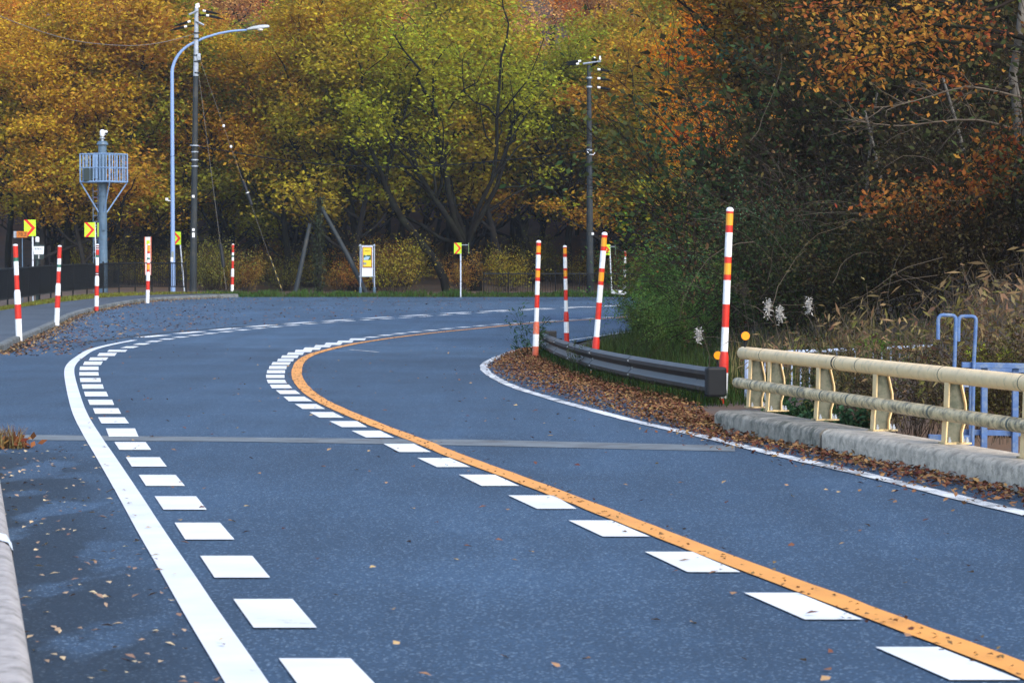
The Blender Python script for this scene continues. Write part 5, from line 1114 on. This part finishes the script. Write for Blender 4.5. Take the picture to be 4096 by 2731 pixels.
pa = ga[(u * 399).astype(int)] * (1 - k_[:, None]) + fa[(u * 399).astype(int)] * k_[:, None]; blades('pavement_verge_grass', 'mown yellowish grass strip between pavement and railing', np.c_[pa, np.full(len(pa), .15)], .10, .03, (.17, .17, .03), 2)
V = np.zeros((800, 3)); V[0::2, :2] = ga; V[1::2, :2] = fa + (fa - ga) * .8; V[:, 2] = .14; V[:, 2] += R(V[:, 1]); i = np.arange(399) * 2
vg = link('grass_verge', big_mesh('grass_verge', V, np.stack([i, i + 1, i + 3, i + 2], 1), mat('verge_soil', (.10, .095, .03), .95, .4, 3, .4))); tag(vg, 'strip of grassy soil behind the pavement', kind='structure')
n_ = 9000; f = rg.random(n_); gi = resamp(GP, 300)[(f * 299).astype(int)]; off = rg.gamma(2, .35, n_) - .25; P = np.stack([gi[:, 0] + off, gi[:, 1] + rg.normal(0, .2, n_), np.zeros(n_)], 1); P[:, 2] = G(P[:, 0], P[:, 1]); blades('guard_rail_grass', 'green grass growing under and behind the guard rail', P, .20, .014, (.045, .075, .02), 3)
n_ = 9000; y = rg.uniform(34, 70, n_); x = xi(y) + 1.2 + rg.gamma(2, .9, n_); blades('bank_grass', 'mixed green and dry grass at the foot of the thicket', np.stack([x, y, G(x, y)], 1), .38, .012, (.045, .065, .02), 4)
n_ = 700; y = rg.uniform(34, 42, n_); x = (rg.uniform(2880, 3500, n_) - CX) / FPX * y; blades('dry_grass', 'dry arching straw grass behind the end of the cream railing', np.stack([x, y, G(x, y)], 1), .6, .010, (.17, .13, .06), 5, .8)

def litter(name, label, P, size, col, seed, tilt=.25, lift=.012):
    r_ = np.random.default_rng(seed); n_ = len(P); P = P.copy(); P[:, 2] += lift * r_.random(n_) + .010
    v_, f_, rr_ = leaves(r_, P, size, size * .62, 1.0 / max(tilt, .01) * .5, 0, None, .10); o_ = link(name, big_mesh(name, v_, f_, M['litter'], {'rnd': np.repeat(r_.random(n_), 4)})); o_.color = (*col, 1)
    return tag(o_, label, 'fallen leaves', kind='stuff')
def along(c, n_, lo_, hi_, rng_): c = resamp(np.asarray(c), 600); return c[rng_.integers(0, 600, n_)]
m = (c_inn[:, 1] > 27) & (c_inn[:, 1] < 58); ci = c_inn[m]; n_ = 17000; k_ = rg.beta(1.6, 1.5, n_); q = resamp(ci, 600)[rg.integers(0, 600, n_)]
wd = np.interp(q[:, 1], [27, 30, 34, 42, 48, 55, 58], [.5, 1.0, 1.75, 1.85, 1.6, 1.0, .7]); P = np.stack([q[:, 0] + .04 + k_ * wd, q[:, 1] + rg.normal(0, .1, n_), np.zeros(n_)], 1); P[:, 2] = np.maximum(R(P[:, 1]), G(P[:, 0], P[:, 1])) + .035 * np.sin(k_ * 3.1)
litter('leaf_litter', 'deep brown leaf litter between the inner line and the guard rail', P, .050, (.185, .088, .045), 81, .5, .05)
n_ = 4200; sk = rg.uniform(-10, Ltot, n_); off = -np.abs(rg.gamma(1.6, .13, n_)) - .01; P = np.array([kpt(a_, b_, 0) for a_, b_ in zip(sk, off)]); litter('gutter_leaves', 'brown fallen leaves drifted against the bridge kerb', P, .054, (.20, .095, .05), 82, .6, .05)
kb = resamp(KB, 900); t_ = np.gradient(kb, axis=0); t_ /= np.linalg.norm(t_, axis=1)[:, None]; nn = np.stack([t_[:, 1], -t_[:, 0]], 1)
n_ = 3000; j = rg.integers(60, 880, n_); off = np.abs(rg.gamma(1.3, .17, n_)) + .03; P2 = kb[j] + nn[j] * off[:, None]; litter('kerb_leaves', 'fallen leaves gathered along the pavement kerb', np.c_[P2, R(P2[:, 1])], .08, (.22, .135, .075), 83, .5, .04)
n_ = 1700; y = rg.uniform(54, 126, n_); lx = np.where(y < 75, np.interp(y, c_out[OO, 1], c_out[OO, 0]), -9 + (y - 75) * .35); x = xl(y) + np.abs(rg.beta(1, 1.8, n_)) * (lx - xl(y)); litter('road_leaves', 'sparse fallen leaves on the wide far side of the road', np.stack([x, y, R(y)], 1), .11, (.22, .11, .06), 84)
n_ = 260; y = rg.uniform(8.5, 25, n_); lx = np.interp(y, c_out[OO, 1], c_out[OO, 0]); a_ = np.array([lk(v) for v in y]) + .03; x = a_ + rg.beta(1, 1.3, n_) * (lx + .02 - a_); litter('shoulder_leaves', 'pale fallen leaves on the damp near shoulder', np.stack([x, y, R(y)], 1), .046, (.42, .30, .20), 85)
n_ = 380; y = 9 + rg.beta(1, 1.6, n_) * 60; x = np.interp(y, c_out[OO, 1], c_out[OO, 0]) + rg.random(n_) * (xi(y) - np.interp(y, c_out[OO, 1], c_out[OO, 0])); litter('stray_leaves', 'single dry leaves scattered over the lanes', np.stack([x, y, R(y)], 1), .055, (.30, .17, .10), 86)
n_ = 900; q = resamp(c_org, 700)[rg.integers(0, 560, n_)]; litter('line_debris', 'dark leaf crumbs caught along the orange line', np.c_[q + rg.normal(0, .09, (n_, 2)), R(q[:, 1])], .032, (.12, .07, .04), 87)
# tuft of dry grass at the left
p = gnd(22, 1790); n_ = 260; r_ = np.random.default_rng(9); P = np.c_[r_.normal(0, .10, (n_, 2)), np.zeros(n_)]; tf = thing('grass_tuft', 'tuft of dry straw and dead leaves at the left edge by the bridge joint', 'plant', p)
o = blades('blades', None, P, .19, .010, (.20, .13, .065), 91, .7, None); o.parent = tf
v_, f_, r2 = leaves(r_, np.c_[r_.normal(0, .13, (120, 2)), np.abs(r_.normal(.04, .04, 120))], .09, .05, .1); o = link('dead_leaves', big_mesh('dead_leaves', v_, f_, M['litter'], {'rnd': r2}), tf); o.color = (.22, .09, .035, 1)

# ------------------------------------------------------------------ thin evening haze in the valley
hz, n, p, L = nodes('valley_haze'); n.nodes.remove(p)
pv = n.nodes.new('ShaderNodeVolumePrincipled'); pv.inputs['Color'].default_value = (.80, .86, .95, 1); pv.inputs['Density'].default_value = .00022; pv.inputs['Anisotropy'].default_value = .2
n.links.new(pv.outputs[0], n.nodes['Material Output'].inputs['Volume'])
o = MB().box((0, 210, 46), (620, 600, 108)).build('haze', hz); tag(o, 'thin bluish haze hanging in the valley', kind='stuff')
